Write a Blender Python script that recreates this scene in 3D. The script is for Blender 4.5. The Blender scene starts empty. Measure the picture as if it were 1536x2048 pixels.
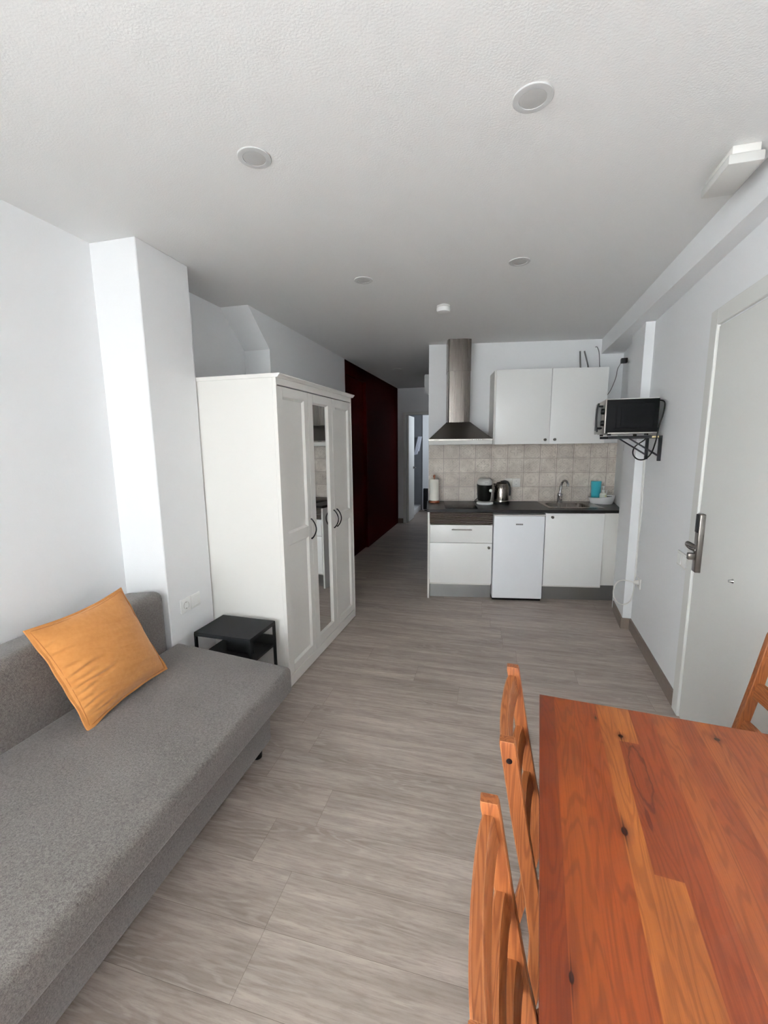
import bpy, bmesh, math, random
from math import sin, cos, pi, radians as R, sqrt
from mathutils import Vector, Matrix, Euler, noise as mnoise

SC = bpy.context.scene
COL = SC.collection
random.seed(7)

# ------------------------------------------------------------------ materials
def nmat(name):
    m = bpy.data.materials.new(name); m.use_nodes = True
    nt = m.node_tree
    return m, nt, nt.nodes['Principled BSDF']

def srgb(r, g, b):
    f = lambda c: (c/255/12.92) if c/255 <= .04045 else ((c/255+.055)/1.055)**2.4
    return (f(r), f(g), f(b), 1)

def plain(name, col, rough=.5, metal=0., coat=0., spec=.5, bump=0., bscale=200., var=0., vscale=8.):
    m, nt, b = nmat(name)
    b.inputs['Base Color'].default_value = col
    b.inputs['Roughness'].default_value = rough
    b.inputs['Metallic'].default_value = metal
    b.inputs['Coat Weight'].default_value = coat
    b.inputs['Specular IOR Level'].default_value = spec
    tc = nt.nodes.new('ShaderNodeTexCoord')
    nz = nt.nodes.new('ShaderNodeTexNoise'); nz.inputs['Scale'].default_value = vscale
    nz.inputs['Detail'].default_value = 4
    nt.links.new(tc.outputs['Object'], nz.inputs['Vector'])
    if var > 0:
        mx = nt.nodes.new('ShaderNodeMix'); mx.data_type = 'RGBA'
        lo = tuple(c*(1-var) for c in col[:3])+(1,); hi = tuple(min(1, c*(1+var)) for c in col[:3])+(1,)
        mx.inputs[6].default_value = lo; mx.inputs[7].default_value = hi
        nt.links.new(nz.outputs['Fac'], mx.inputs[0]); nt.links.new(mx.outputs[2], b.inputs['Base Color'])
    if bump > 0:
        n2 = nt.nodes.new('ShaderNodeTexNoise'); n2.inputs['Scale'].default_value = bscale; n2.inputs['Detail'].default_value = 3
        bp = nt.nodes.new('ShaderNodeBump'); bp.inputs['Strength'].default_value = bump; bp.inputs['Distance'].default_value = .002
        nt.links.new(tc.outputs['Object'], n2.inputs['Vector']); nt.links.new(n2.outputs['Fac'], bp.inputs['Height'])
        nt.links.new(bp.outputs['Normal'], b.inputs['Normal'])
    return m

class NT:
    """small helper to chain math nodes"""
    def __init__(s, nt): s.nt = nt
    def n(s, t, **k):
        x = s.nt.nodes.new(t)
        for a, v in k.items(): setattr(x, a, v)
        return x
    def link(s, a, b): s.nt.links.new(a, b)
    def m(s, op, a, b=None, c=None):
        x = s.n('ShaderNodeMath', operation=op)
        for i, v in enumerate((a, b, c)):
            if v is None: continue
            if isinstance(v, (int, float)): x.inputs[i].default_value = v
            else: s.link(v, x.inputs[i])
        return x.outputs[0]
    def mix(s, f, a, b, blend='MIX'):
        x = s.n('ShaderNodeMix', data_type='RGBA', blend_type=blend)
        for i, v in ((0, f), (6, a), (7, b)):
            if isinstance(v, (int, float)): x.inputs[i].default_value = v
            elif isinstance(v, tuple): x.inputs[i].default_value = v
            else: s.link(v, x.inputs[i])
        return x.outputs[2]
    def ramp(s, f, stops):
        x = s.n('ShaderNodeValToRGB'); e = x.color_ramp.elements
        while len(e) < len(stops): e.new(.5)
        for el, (p, c) in zip(e, stops):
            el.position = p; el.color = c if isinstance(c, tuple) else (c, c, c, 1)
        s.link(f, x.inputs[0]); return x.outputs[0]
    def comb(s, x, y, z):
        n = s.n('ShaderNodeCombineXYZ')
        for i, v in enumerate((x, y, z)):
            if isinstance(v, (int, float)): n.inputs[i].default_value = v
            else: s.link(v, n.inputs[i])
        return n.outputs[0]
    def noise(s, vec, scale, detail=3, rough=.5, dist=0):
        n = s.n('ShaderNodeTexNoise'); n.inputs['Scale'].default_value = scale
        n.inputs['Detail'].default_value = detail; n.inputs['Roughness'].default_value = rough
        n.inputs['Distortion'].default_value = dist
        s.link(vec, n.inputs['Vector']); return n.outputs['Fac']
    def coords(s, which='Object'):
        t = s.n('ShaderNodeTexCoord'); sp = s.n('ShaderNodeSeparateXYZ')
        s.link(t.outputs[which], sp.inputs[0])
        return t.outputs[which], sp.outputs[0], sp.outputs[1], sp.outputs[2]
    def attr(s, name):
        a = s.n('ShaderNodeAttribute', attribute_name=name); return a
    def bump(s, h, strength, dist, bsdf):
        b = s.n('ShaderNodeBump'); b.inputs['Strength'].default_value = strength; b.inputs['Distance'].default_value = dist
        s.link(h, b.inputs['Height']); s.link(b.outputs[0], bsdf.inputs['Normal'])

def mat_floor():
    m, nt, b = nmat('grey_oak_laminate'); h = NT(nt)
    v, x, y, z = h.coords()
    rnd = h.attr('rnd').outputs['Fac']
    off = h.m('MULTIPLY', rnd, 37.)
    broad = h.noise(h.comb(h.m('MULTIPLY', h.m('ADD', x, off), 1.1), h.m('MULTIPLY', y, 7.), off), 1., 3, .55, .3)
    lines = h.m('SINE', h.m('MULTIPLY', broad, 95.))
    lines = h.ramp(lines, [(.1, 0.), (.9, 1.)])
    fine = h.noise(h.comb(h.m('MULTIPLY', h.m('ADD', x, off), 11.), h.m('MULTIPLY', y, 120.), off), 1., 5, .7)
    streak = h.noise(h.comb(h.m('MULTIPLY', h.m('ADD', x, off), 1.4), h.m('MULTIPLY', y, 26.), off), 1., 5, .65)
    patch = h.noise(h.comb(h.m('MULTIPLY', h.m('ADD', x, off), 1.9), h.m('MULTIPLY', y, 8.), off), 1., 3)
    base = h.ramp(streak, [(.28, srgb(144, 132, 122)), (.5, srgb(170, 157, 147)), (.74, srgb(190, 177, 167))])
    base = h.mix(h.m('MULTIPLY', h.ramp(patch, [(.42, 0.), (.62, 1.)]), .42), base, srgb(124, 112, 103))
    gmask = h.ramp(patch, [(.47, 0.), (.62, 1.)])
    base = h.mix(h.m('MULTIPLY', h.m('MULTIPLY', lines, gmask), .24), base, srgb(205, 193, 184))
    base = h.mix(h.m('MULTIPLY', h.ramp(fine, [(.45, 0.), (.66, 1.)]), .42), base, srgb(112, 100, 92))
    tone = h.m('MULTIPLY_ADD', rnd, .10, .95)
    base = h.mix(1., base, h.comb(tone, tone, tone), 'MULTIPLY')
    h.link(base, b.inputs['Base Color'])
    b.inputs['Roughness'].default_value = .46; b.inputs['Specular IOR Level'].default_value = .4
    h.bump(fine, .12, .001, b)
    return m

def mat_table():
    """glued pine staves, stave tint from the 'tint' attribute, knots in the table's own coordinates"""
    m, nt, b = nmat('stained_pine_top'); h = NT(nt)
    v, x, y, z = h.coords()
    at = h.attr('tint'); rnd = h.attr('rnd').outputs['Fac']
    off = h.m('MULTIPLY', rnd, 23.)
    broad = h.noise(h.comb(h.m('MULTIPLY_ADD', x, 10., off), h.m('MULTIPLY', y, 1.3), off), 1., 3, .5, .2)
    rings = h.m('MULTIPLY_ADD', h.m('SINE', h.m('MULTIPLY', broad, 130.)), .5, .5)
    fine = h.noise(h.comb(h.m('MULTIPLY', x, 420.), h.m('MULTIPLY', y, 6.), off), 1., 3)
    soft = h.noise(h.comb(h.m('MULTIPLY_ADD', x, 18., off), h.m('MULTIPLY', y, 3.), off), 1., 3)
    col = h.mix(1., at.outputs['Color'], (.53, .43, .31, 1.), 'MULTIPLY')
    col = h.mix(h.m('MULTIPLY', h.ramp(rings, [(.5, 0.), (.95, 1.)]), .30), col, srgb(78, 26, 8))
    col = h.mix(h.m('MULTIPLY', h.ramp(soft, [(.4, 0.), (.7, 1.)]), .35), col, srgb(92, 34, 11))
    col = h.mix(h.m('MULTIPLY', h.ramp(fine, [(.45, 0.), (.75, 1.)]), .30), col, srgb(72, 24, 8))
    # knots: x across, t from the far edge (y = -t)
    for kx, kt, rx, ry in ((.199, .132, .0065, .007), (.158, .442, .0065, .012), (.430, .067, .0075, .007), (.147, .07, .003, .008),
                           (.0435, .732, .004, .010)):
        d = h.m('SQRT', h.m('ADD', h.m('POWER', h.m('DIVIDE', h.m('SUBTRACT', x, kx), rx), 2.), h.m('POWER', h.m('DIVIDE', h.m('ADD', y, kt), ry), 2.)))
        d = h.m('ADD', d, h.m('MULTIPLY_ADD', soft, .5, -.25))
        halo = h.ramp(h.m('DIVIDE', d, 5.), [(.18, 1.), (.6, 0.)])
        col = h.mix(h.m('MULTIPLY', halo, .5), col, srgb(74, 20, 6))
        core = h.ramp(d, [(.75, 1.), (1.0, 0.)])
        col = h.mix(core, col, srgb(36, 9, 6))
        tail = h.m('SQRT', h.m('ADD', h.m('POWER', h.m('DIVIDE', h.m('SUBTRACT', x, kx), rx*.35), 2.), h.m('POWER', h.m('DIVIDE', h.m('ADD', y, kt), ry*5.), 2.)))
        col = h.mix(h.m('MULTIPLY', h.ramp(tail, [(.4, 1.), (1.0, 0.)]), .7), col, srgb(58, 16, 6))
    # resin-dark heartwood outline
    for cx, ct, rx, ry, wd in ((.219, .26, .017, .098, .10), (.209, .395, .005, .034, 9.)):
        wob = h.m('MULTIPLY_ADD', h.noise(h.comb(h.m('MULTIPLY', x, 60.), h.m('MULTIPLY', y, 22.), 3.), 1., 2), .9, -.45)
        d = h.m('SQRT', h.m('ADD', h.m('POWER', h.m('DIVIDE', h.m('SUBTRACT', x, cx), rx), 2.), h.m('POWER', h.m('DIVIDE', h.m('ADD', y, ct), ry), 2.)))
        d = h.m('ADD', d, wob)
        if wd < 1:
            f = h.ramp(h.m('ABSOLUTE', h.m('SUBTRACT', d, 1.)), [(.03, 1.), (wd+.06, 0.)])
        else:
            f = h.ramp(d, [(.7, 1.), (1.1, 0.)])
        col = h.mix(h.m('MULTIPLY', f, .75), col, srgb(76, 20, 8))
    h.link(col, b.inputs['Base Color'])
    b.inputs['Roughness'].default_value = .42
    b.inputs['Coat Weight'].default_value = .08; b.inputs['Coat Roughness'].default_value = .3; b.inputs['Specular IOR Level'].default_value = .35
    h.bump(fine, .06, .001, b)
    return m

def mat_pine(name, c0, c1, axis=2):
    m, nt, b = nmat(name); h = NT(nt)
    v, x, y, z = h.coords()
    ax = [x, y, z]; sc = [14., 14., 14.]; sc[axis] = 1.0
    info = h.n('ShaderNodeObjectInfo'); off = h.m('MULTIPLY', info.outputs['Random'], 17.)
    vec = h.comb(*[h.m('MULTIPLY_ADD', a, s, off) for a, s in zip(ax, sc)])
    broad = h.noise(vec, 1., 3, .5, .3)
    rings = h.m('MULTIPLY_ADD', h.m('SINE', h.m('MULTIPLY', broad, 150.)), .5, .5)
    sc2 = [260., 260., 260.]; sc2[axis] = 5.
    fine = h.noise(h.comb(*[h.m('MULTIPLY', a, s) for a, s in zip(ax, sc2)]), 1., 3)
    col = h.mix(h.m('MULTIPLY', h.ramp(rings, [(.35, 0.), (.95, 1.)]), .6), c0, c1)
    col = h.mix(h.m('MULTIPLY', h.ramp(fine, [(.45, 0.), (.75, 1.)]), .35), col, c1)
    # varnish rubbed off along the edges
    bv = h.n('ShaderNodeBevel'); bv.inputs['Radius'].default_value = .0022; bv.samples = 4
    ge = h.n('ShaderNodeNewGeometry'); dt = h.n('ShaderNodeVectorMath', operation='DOT_PRODUCT')
    h.link(bv.outputs[0], dt.inputs[0]); h.link(ge.outputs['Normal'], dt.inputs[1])
    wear = h.m('MULTIPLY', h.ramp(dt.outputs['Value'], [(.86, 1.), (.97, 0.)]), h.ramp(h.noise(v, 35., 2), [(.35, .2), (.6, .8)]))
    col = h.mix(h.m('MULTIPLY', wear, .7), col, srgb(214, 160, 112))
    h.link(col, b.inputs['Base Color'])
    b.inputs['Roughness'].default_value = .45; b.inputs['Coat Weight'].default_value = .08; b.inputs['Specular IOR Level'].default_value = .35; b.inputs['Coat Roughness'].default_value = .3
    h.bump(fine, .06, .001, b)
    return m

def mat_tiles():
    """ornamental cement-look tiles: u,v inside the tile and a random number come from mesh attributes"""
    m, nt, b = nmat('patterned_wall_tile'); h = NT(nt)
    a = h.attr('tuv'); sp = h.n('ShaderNodeSeparateXYZ'); h.link(a.outputs['Vector'], sp.inputs[0])
    u, w, rnd = sp.outputs[0], sp.outputs[1], sp.outputs[2]       # u,w in -1..1
    v, x, y, z = h.coords()
    r = h.m('SQRT', h.m('ADD', h.m('MULTIPLY', u, u), h.m('MULTIPLY', w, w)))
    th = h.m('ARCTAN2', w, u)
    sq = h.m('MAXIMUM', h.m('ABSOLUTE', u), h.m('ABSOLUTE', w))
    k = h.m('ADD', h.m('FLOOR', h.m('MULTIPLY', rnd, 3.99)), 1.)
    petal = h.m('MULTIPLY_ADD', h.m('COSINE', h.m('MULTIPLY', th, h.m('MULTIPLY', k, 4.))), .22, .48)
    flower = h.ramp(h.m('ABSOLUTE', h.m('SUBTRACT', r, petal)), [(.03, 1.), (.12, 0.)])
    rings = h.ramp(h.m('SINE', h.m('MULTIPLY', r, h.m('MULTIPLY_ADD', rnd, 12., 11.))), [(.4, 0.), (.9, 1.)])
    frame = h.ramp(h.m('ABSOLUTE', h.m('SUBTRACT', sq, .78)), [(.02, 1.), (.07, 0.)])
    lattice = h.m('MULTIPLY', h.m('SINE', h.m('MULTIPLY', u, 17.)), h.m('SINE', h.m('MULTIPLY', w, 17.)))
    lattice = h.ramp(lattice, [(.25, 0.), (.6, 1.)])
    dots = h.ramp(h.m('SQRT', h.m('ADD', h.m('POWER', h.m('SUBTRACT', h.m('ABSOLUTE', u), .82), 2.), h.m('POWER', h.m('SUBTRACT', h.m('ABSOLUTE', w), .82), 2.))), [(.07, 1.), (.13, 0.)])
    s1 = h.m('GREATER_THAN', h.m('FRACT', h.m('MULTIPLY', rnd, 7.3)), .45)
    s2 = h.m('GREATER_THAN', h.m('FRACT', h.m('MULTIPLY', rnd, 13.7)), .5)
    s3 = h.m('GREATER_THAN', h.m('FRACT', h.m('MULTIPLY', rnd, 29.1)), .5)
    pat = h.m('MAXIMUM', h.m('MULTIPLY', flower, s1), h.m('MULTIPLY', lattice, h.m('MULTIPLY', s2, .7)))
    pat = h.m('MAXIMUM', pat, h.m('MULTIPLY', frame, s3))
    pat = h.m('MAXIMUM', pat, h.m('MULTIPLY', rings, h.m('MULTIPLY', h.m('SUBTRACT', 1., s1), .6)))
    pat = h.m('MAXIMUM', pat, h.m('MULTIPLY', dots, .8))
    worn = h.ramp(h.noise(v, 32., 5, .7), [(.42, 0.), (.6, 1.)])
    pat = h.m('MULTIPLY', pat, h.m('MULTIPLY_ADD', worn, .75, .1))
    cloud = h.noise(v, 9., 4, .6)
    base = h.ramp(cloud, [(.3, srgb(190, 179, 168)), (.7, srgb(220, 211, 200))])
    tone = h.m('MULTIPLY_ADD', h.m('FRACT', h.m('MULTIPLY', rnd, 51.)), .16, .88)
    base = h.mix(1., base, h.comb(tone, tone, tone), 'MULTIPLY')
    col = h.mix(h.m('MULTIPLY', pat, .62), base, srgb(122, 108, 98))
    edge = h.ramp(sq, [(.955, 0.), (.985, 1.)])
    col = h.mix(h.m('MULTIPLY', edge, .75), col, srgb(120, 108, 98))
    h.link(col, b.inputs['Base Color']); b.inputs['Roughness'].default_value = .5
    h.bump(h.m('SUBTRACT', 1., edge), .2, .002, b)
    return m

def mat_fabric(name, c0, c1, scale=420., bump=.5):
    m, nt, b = nmat(name); h = NT(nt)
    v, x, y, z = h.coords()
    n1 = h.noise(v, scale, 2, .7); n2 = h.noise(v, scale*.32, 3, .6); n3 = h.noise(v, 4., 2)
    f = h.m('ADD', h.m('MULTIPLY', n1, .55), h.m('ADD', h.m('MULTIPLY', n2, .35), h.m('MULTIPLY', n3, .1)))
    h.link(h.ramp(f, [(.36, c0), (.64, c1)]), b.inputs['Base Color'])
    b.inputs['Roughness'].default_value = .95; b.inputs['Specular IOR Level'].default_value = .1
    b.inputs['Sheen Weight'].default_value = .25; b.inputs['Sheen Roughness'].default_value = .5
    h.bump(n1, bump, .0015, b)
    return m

def mat_linen():
    m, nt, b = nmat('ochre_linen'); h = NT(nt)
    v, x, y, z = h.coords()
    wv = h.m('MULTIPLY', h.m('SINE', h.m('MULTIPLY', x, 2600.)), h.m('SINE', h.m('MULTIPLY', y, 2600.)))
    n2 = h.noise(v, 60., 3); n3 = h.noise(h.comb(h.m('MULTIPLY', x, 4.), h.m('MULTIPLY', y, 5.), h.m('ADD', h.m('MULTIPLY', z, 34.), h.m('MULTIPLY', y, 9.))), 1., 3, .55, .5)
    h.link(h.ramp(h.m('ADD', h.m('MULTIPLY', n2, .5), h.m('MULTIPLY', n3, .5)), [(.3, srgb(176, 117, 62)), (.7, srgb(190, 131, 74))]), b.inputs['Base Color'])
    b.inputs['Roughness'].default_value = .9; b.inputs['Specular IOR Level'].default_value = .15
    b.inputs['Sheen Weight'].default_value = .2
    h.bump(h.m('MULTIPLY', n3, 1.), .5, .005, b)
    return m

def mat_steel(name, col, rough=.28, axis=2, scale=300.):
    m, nt, b = nmat(name); h = NT(nt)
    v, x, y, z = h.coords()
    sc = [scale]*3; sc[axis] = 2.
    n = h.noise(h.comb(*[h.m('MULTIPLY', a, s) for a, s in zip((x, y, z), sc)]), 1., 2)
    b.inputs['Base Color'].default_value = col; b.inputs['Metallic'].default_value = 1.
    h.link(h.m('MULTIPLY_ADD', n, .18, rough-.09), b.inputs['Roughness'])
    return m

M = dict(
    wall=plain('painted_wall', srgb(241, 242, 243), .85, bump=.2, bscale=130., spec=.25),
    ceil=plain('ceiling_paint', srgb(234, 234, 233), .9, bump=.4, bscale=150., spec=.2),
    red=plain('dark_red_paint', srgb(56, 4, 4), .9, bump=.1, spec=.02),
    floor=mat_floor(), table=mat_table(), tiles=mat_tiles(),
    seam=plain('floor_seam', srgb(108, 96, 88), .8, var=.2),
    pine=mat_pine('honey_pine', srgb(142, 82, 43), srgb(100, 45, 18)),
    pine_y=mat_pine('honey_pine_slat', srgb(150, 89, 49), srgb(108, 52, 23), 1),
    pine_x=mat_pine('honey_pine_seat', srgb(150, 80, 38), srgb(116, 52, 22), 0),
    pine_cap=plain('pine_end_grain', srgb(196, 124, 72), .55, var=.12, vscale=60.),
    bolt=plain('dark_bolt', srgb(30, 22, 30), .35, .6),
    sofa=mat_fabric('grey_sofa_weave', srgb(75, 70, 66), srgb(128, 122, 117)),
    black=plain('black_metal', srgb(30, 31, 33), .6, 0., bump=.05, spec=.2),
    matte=plain('black_matte_casing', srgb(10, 10, 12), .6, spec=.12),
    blackplastic=plain('black_plastic', srgb(14, 14, 16), .45, var=.1, spec=.3),
    blackgloss=plain('black_glass', srgb(10, 10, 12), .25, spec=.05),
    white=plain('white_foil', srgb(229, 227, 222), .42, bump=.02),
    whitegloss=plain('white_gloss_front', srgb(240, 240, 238), .34, coat=.05, bump=.015, bscale=6.),
    fridge=plain('fridge_enamel', srgb(240, 242, 246), .4, bump=.04, bscale=300.),
    doorw=plain('door_lacquer', srgb(226, 226, 222), .5, bump=.03, bscale=90.),
    plastic=plain('white_plastic', srgb(238, 238, 236), .4),
    offplastic=plain('offwhite_plastic', srgb(205, 204, 200), .5),
    diff=plain('lamp_diffuser', srgb(184, 183, 181), .6),
    ring=plain('lamp_trim', srgb(200, 200, 199), .5),
    base=plain('grey_brown_skirting', srgb(124, 112, 102), .6, var=.15, vscale=30.),
    counter=plain('black_countertop', srgb(34, 33, 34), .36, bump=.12, bscale=350., spec=.16, var=.2, vscale=200.),
    steel=mat_steel('brushed_steel', srgb(140, 133, 127), .26),
    steelx=mat_steel('brushed_steel_flat', srgb(150, 146, 140), .34, 0),
    darksteel=mat_steel('dark_steel', srgb(112, 107, 102), .35, 0),
    plinth=mat_steel('brushed_plinth', srgb(150, 150, 148), .42, 0),
    chrome=plain('chrome', srgb(170, 170, 170), .12, 1.),
    nickel=mat_steel('satin_nickel', srgb(120, 114, 109), .32),
    vent=plain('bronze_vent', srgb(110, 100, 93), .4, .5),
    mirror=plain('mirror_silver', (.86, .87, .87, 1), .02, 1.),
    towel=plain('white_towel', srgb(215, 218, 228), .95, bump=.4, bscale=400.),
    paper=plain('paper_towel', srgb(240, 236, 226), .95, bump=.25, bscale=300.),
    thread=plain('ochre_thread', srgb(158, 98, 48), .9, var=.1),
    copper=plain('copper_wood', srgb(150, 84, 52), .45),
    teal=plain('teal_plastic', srgb(58, 160, 172), .35),
    soap=plain('soap_bottle', srgb(226, 226, 214), .25, coat=.3),
    soapyellow=plain('soap_label', srgb(206, 196, 120), .4),
    sponge=plain('dark_scourer', srgb(28, 34, 24), .95, bump=.6, bscale=500.),
    cream=plain('cream_sticker', srgb(222, 204, 150), .6),
    greycable=plain('grey_cable', srgb(100, 98, 96), .5),
    bathshade=plain('bathroom_wall_shade', srgb(120, 122, 126), .4, var=.1),  # shade on the bathroom walls, painted in as a darker grey
    linen=mat_linen(),
    glass=None,
)
def mat_glass():
    m, nt, b = nmat('window_glass')
    b.inputs['Base Color'].default_value = (1, 1, 1, 1); b.inputs['Roughness'].default_value = 0
    b.inputs['Transmission Weight'].default_value = 1; b.inputs['IOR'].default_value = 1.01
    return m
M['glass'] = mat_glass()
M['soapclear'] = plain('soap_clear', srgb(200, 205, 190), .1, coat=.5)

# ------------------------------------------------------------------ mesh helpers
def new(): return bmesh.new()

def box(bm, x0, x1, y0, y1, z0, z1, bev=0., seg=2):
    r = bmesh.ops.create_cube(bm, size=1.)
    vs = r['verts']
    for v in vs:
        v.co = Vector(((x0+x1)/2+v.co.x*(x1-x0), (y0+y1)/2+v.co.y*(y1-y0), (z0+z1)/2+v.co.z*(z1-z0)))
    if bev > 0:
        es = {e for v in vs for e in v.link_edges}
        bmesh.ops.bevel(bm, geom=list(es), offset=bev, segments=seg, profile=.5, affect='EDGES')
    return bm

def prism(bm, pts, axis, a, b):
    """polygon pts (2D) extruded along axis from a to b.  axis x: pts=(y,z); y: (x,z); z: (x,y)"""
    def P(p, t):
        return {'x': (t, p[0], p[1]), 'y': (p[0], t, p[1]), 'z': (p[0], p[1], t)}[axis]
    A = [bm.verts.new(P(p, a)) for p in pts]; B = [bm.verts.new(P(p, b)) for p in pts]
    n = len(pts)
    bm.faces.new(A); bm.faces.new(B[::-1])
    for i in range(n): bm.faces.new((A[i], B[i], B[(i+1) % n], A[(i+1) % n]))
    return bm

def lathe(bm, prof, c=(0, 0, 0), n=32, axis='z', cap=True):
    rings = []
    for r, z in prof:
        ring = []
        for i in range(n):
            a = 2*pi*i/n; p = (r*cos(a), r*sin(a), z)
            if axis == 'x': p = (p[2], p[0], p[1])
            if axis == 'y': p = (p[0], p[2], p[1])
            ring.append(bm.verts.new((p[0]+c[0], p[1]+c[1], p[2]+c[2])))
        rings.append(ring)
    for a, b in zip(rings, rings[1:]):
        for i in range(n): bm.faces.new((a[i], a[(i+1) % n], b[(i+1) % n], b[i]))
    if cap:
        bm.faces.new(rings[0][::-1]); bm.faces.new(rings[-1])
    return bm

def smoothpath(pts, k=6):
    pts = [Vector(p) for p in pts]; out = []
    for i in range(len(pts)-1):
        p0 = pts[max(i-1, 0)]; p1 = pts[i]; p2 = pts[i+1]; p3 = pts[min(i+2, len(pts)-1)]
        for j in range(k):
            t = j/k
            out.append(.5*((2*p1)+(p2-p0)*t+(2*p0-5*p1+4*p2-p3)*t*t+(3*p1-p0-3*p2+p3)*t**3))
    out.append(pts[-1]); return out

def tube(bm, pts, r, n=8, radii=None, flat=1.):
    pts = [Vector(p) for p in pts]
    up = Vector((0, 0, 1)); rings = []
    prev = None
    for i, p in enumerate(pts):
        d = (pts[min(i+1, len(pts)-1)]-pts[max(i-1, 0)]).normalized()
        if prev is None:
            s = d.cross(up)
            if s.length < .05: s = d.cross(Vector((1, 0, 0)))
        else:
            s = prev-d*prev.dot(d)
        s.normalize(); prev = s; t = d.cross(s)
        rr = radii[i] if radii else r
        rings.append([bm.verts.new(p+(s*cos(2*pi*k/n)+t*sin(2*pi*k/n)*flat)*rr) for k in range(n)])
    for a, b in zip(rings, rings[1:]):
        for i in range(n): bm.faces.new((a[i], a[(i+1) % n], b[(i+1) % n], b[i]))
    bm.faces.new(rings[0][::-1]); bm.faces.new(rings[-1])
    return bm

def sweep(bm, secs):
    """loft of closed sections (lists of 3D points, same length)"""
    rings = [[bm.verts.new(p) for p in s] for s in secs]; n = len(rings[0])
    for a, b in zip(rings, rings[1:]):
        for i in range(n): bm.faces.new((a[i], a[(i+1) % n], b[(i+1) % n], b[i]))
    bm.faces.new(rings[0][::-1]); bm.faces.new(rings[-1])
    return bm

def xform(bm, mat): bmesh.ops.transform(bm, matrix=mat, verts=bm.verts); return bm

def obj(name, bm, mat, parent=None, loc=None, rotz=0., smooth=35., kind=None, label=None):
    bmesh.ops.recalc_face_normals(bm, faces=bm.faces)
    me = bpy.data.meshes.new(name); bm.to_mesh(me); bm.free()
    if smooth:
        me.polygons.foreach_set('use_smooth', [True]*len(me.polygons)); me.set_sharp_from_angle(angle=R(smooth))
    me.materials.append(M[mat] if isinstance(mat, str) else mat)
    o = bpy.data.objects.new(name, me); COL.objects.link(o)
    if parent is not None: o.parent = parent
    if loc is not None: o.location = loc
    if rotz: o.rotation_euler.z = rotz
    if kind: o['kind'] = kind
    if label: o['label'] = label
    return o

def tag(o, label, cat, group=None):
    o['label'] = label; o['category'] = cat
    if group: o['group'] = group
    return o

def thing(name, label, cat, loc, rotz=0., group=None):
    o = bpy.data.objects.new(name, None); COL.objects.link(o); o.empty_display_size = .1
    o.location = loc; o.rotation_euler.z = rotz
    return tag(o, label, cat, group)

def struct(name, bm, mat, **k): return obj(name, bm, mat, kind='structure', **k)

def dup(root, loc, rotz, label, group=None):
    r = root.copy(); COL.objects.link(r); r.location = loc; r.rotation_euler = (0, 0, rotz); r['label'] = label
    if group: r['group'] = group
    for ch in list(root.children):
        c = ch.copy(); COL.objects.link(c); c.parent = r
        for g in list(ch.children):
            d = g.copy(); COL.objects.link(d); d.parent = c
    return r

# kitchen frame: u along the worktop front, d into the wall
KA = R(8.3); KU = Vector((cos(KA), sin(KA), 0)); KN = Vector((-sin(KA), cos(KA), 0)); K0 = Vector((-.599, 4.017, 0))
def kit(u, d, z=0.): return K0+KU*u+KN*d+Vector((0, 0, z))
# right wall frame: s along the wall away from the camera, o out of the wall into the room
WA = R(3.6); WD = Vector((sin(WA), cos(WA), 0)); WN = Vector((-cos(WA), sin(WA), 0)); W0 = Vector((1.032, 2.575, 0))
def wal(s, o=0., z=0.): return W0+WD*s+WN*o+Vector((0, 0, z))
CEIL = 2.5
# ================================================================== SETTING
def build_floor():
    bm = new(); rnd = bm.faces.layers.float.new('rnd')
    W = .1895; L = 1.38; g = .0005
    ends = {-6: (-.458,), -5: (-.656,), -4: (-.657,), -3: (-.816,), -2: (-.647,), -1: (-.973,), 0: (-.847,), 1: (-.972,),
            2: (.45,), 3: (-.172,), 4: (-.462,), 5: (.55,), 6: (.19,), 7: (.10,), 8: (.09,), 9: (.005,), 10: (-.07,)}
    X0, X1 = -2.35, 1.75
    rr = random.Random(3)
    for k in range(-37, 45):
        y0 = 1.755+W*k; y1 = y0+W
        e = ends.get(k, (rr.uniform(-2, 0),))[0]
        while e > X0: e -= L
        while e < X1:
            a, b = max(e, X0), min(e+L, X1)
            if b-a > .01:
                f = bm.faces.new([bm.verts.new(p) for p in ((a+g, y0+g, 0), (b-g, y0+g, 0), (b-g, y1-g, 0), (a+g, y1-g, 0))])
                f[rnd] = rr.random()
            e += L
    ya, yb = 1.755+W*-37, 1.755+W*45
    f = bm.faces.new([bm.verts.new(p) for p in ((X0, ya, -.0015), (X1, ya, -.0015), (X1, yb, -.0015), (X0, yb, -.0015))]); f.material_index = 1
    r = bmesh.ops.extrude_face_region(bm, geom=[f])
    for v in [q for q in r['geom'] if isinstance(q, bmesh.types.BMVert)]: v.co.z = -.1
    for q in bm.faces:
        if abs(q.normal.z) < .5 or q.calc_center_median().z < -.001: q.material_index = 1
    me = bpy.data.meshes.new('floor'); bm.normal_update(); bm.to_mesh(me); bm.free()
    me.materials.append(M['floor']); me.materials.append(M['seam'])
    o = bpy.data.objects.new('floor', me); COL.objects.link(o); o['kind'] = 'structure'
    return o
build_floor()

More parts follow.
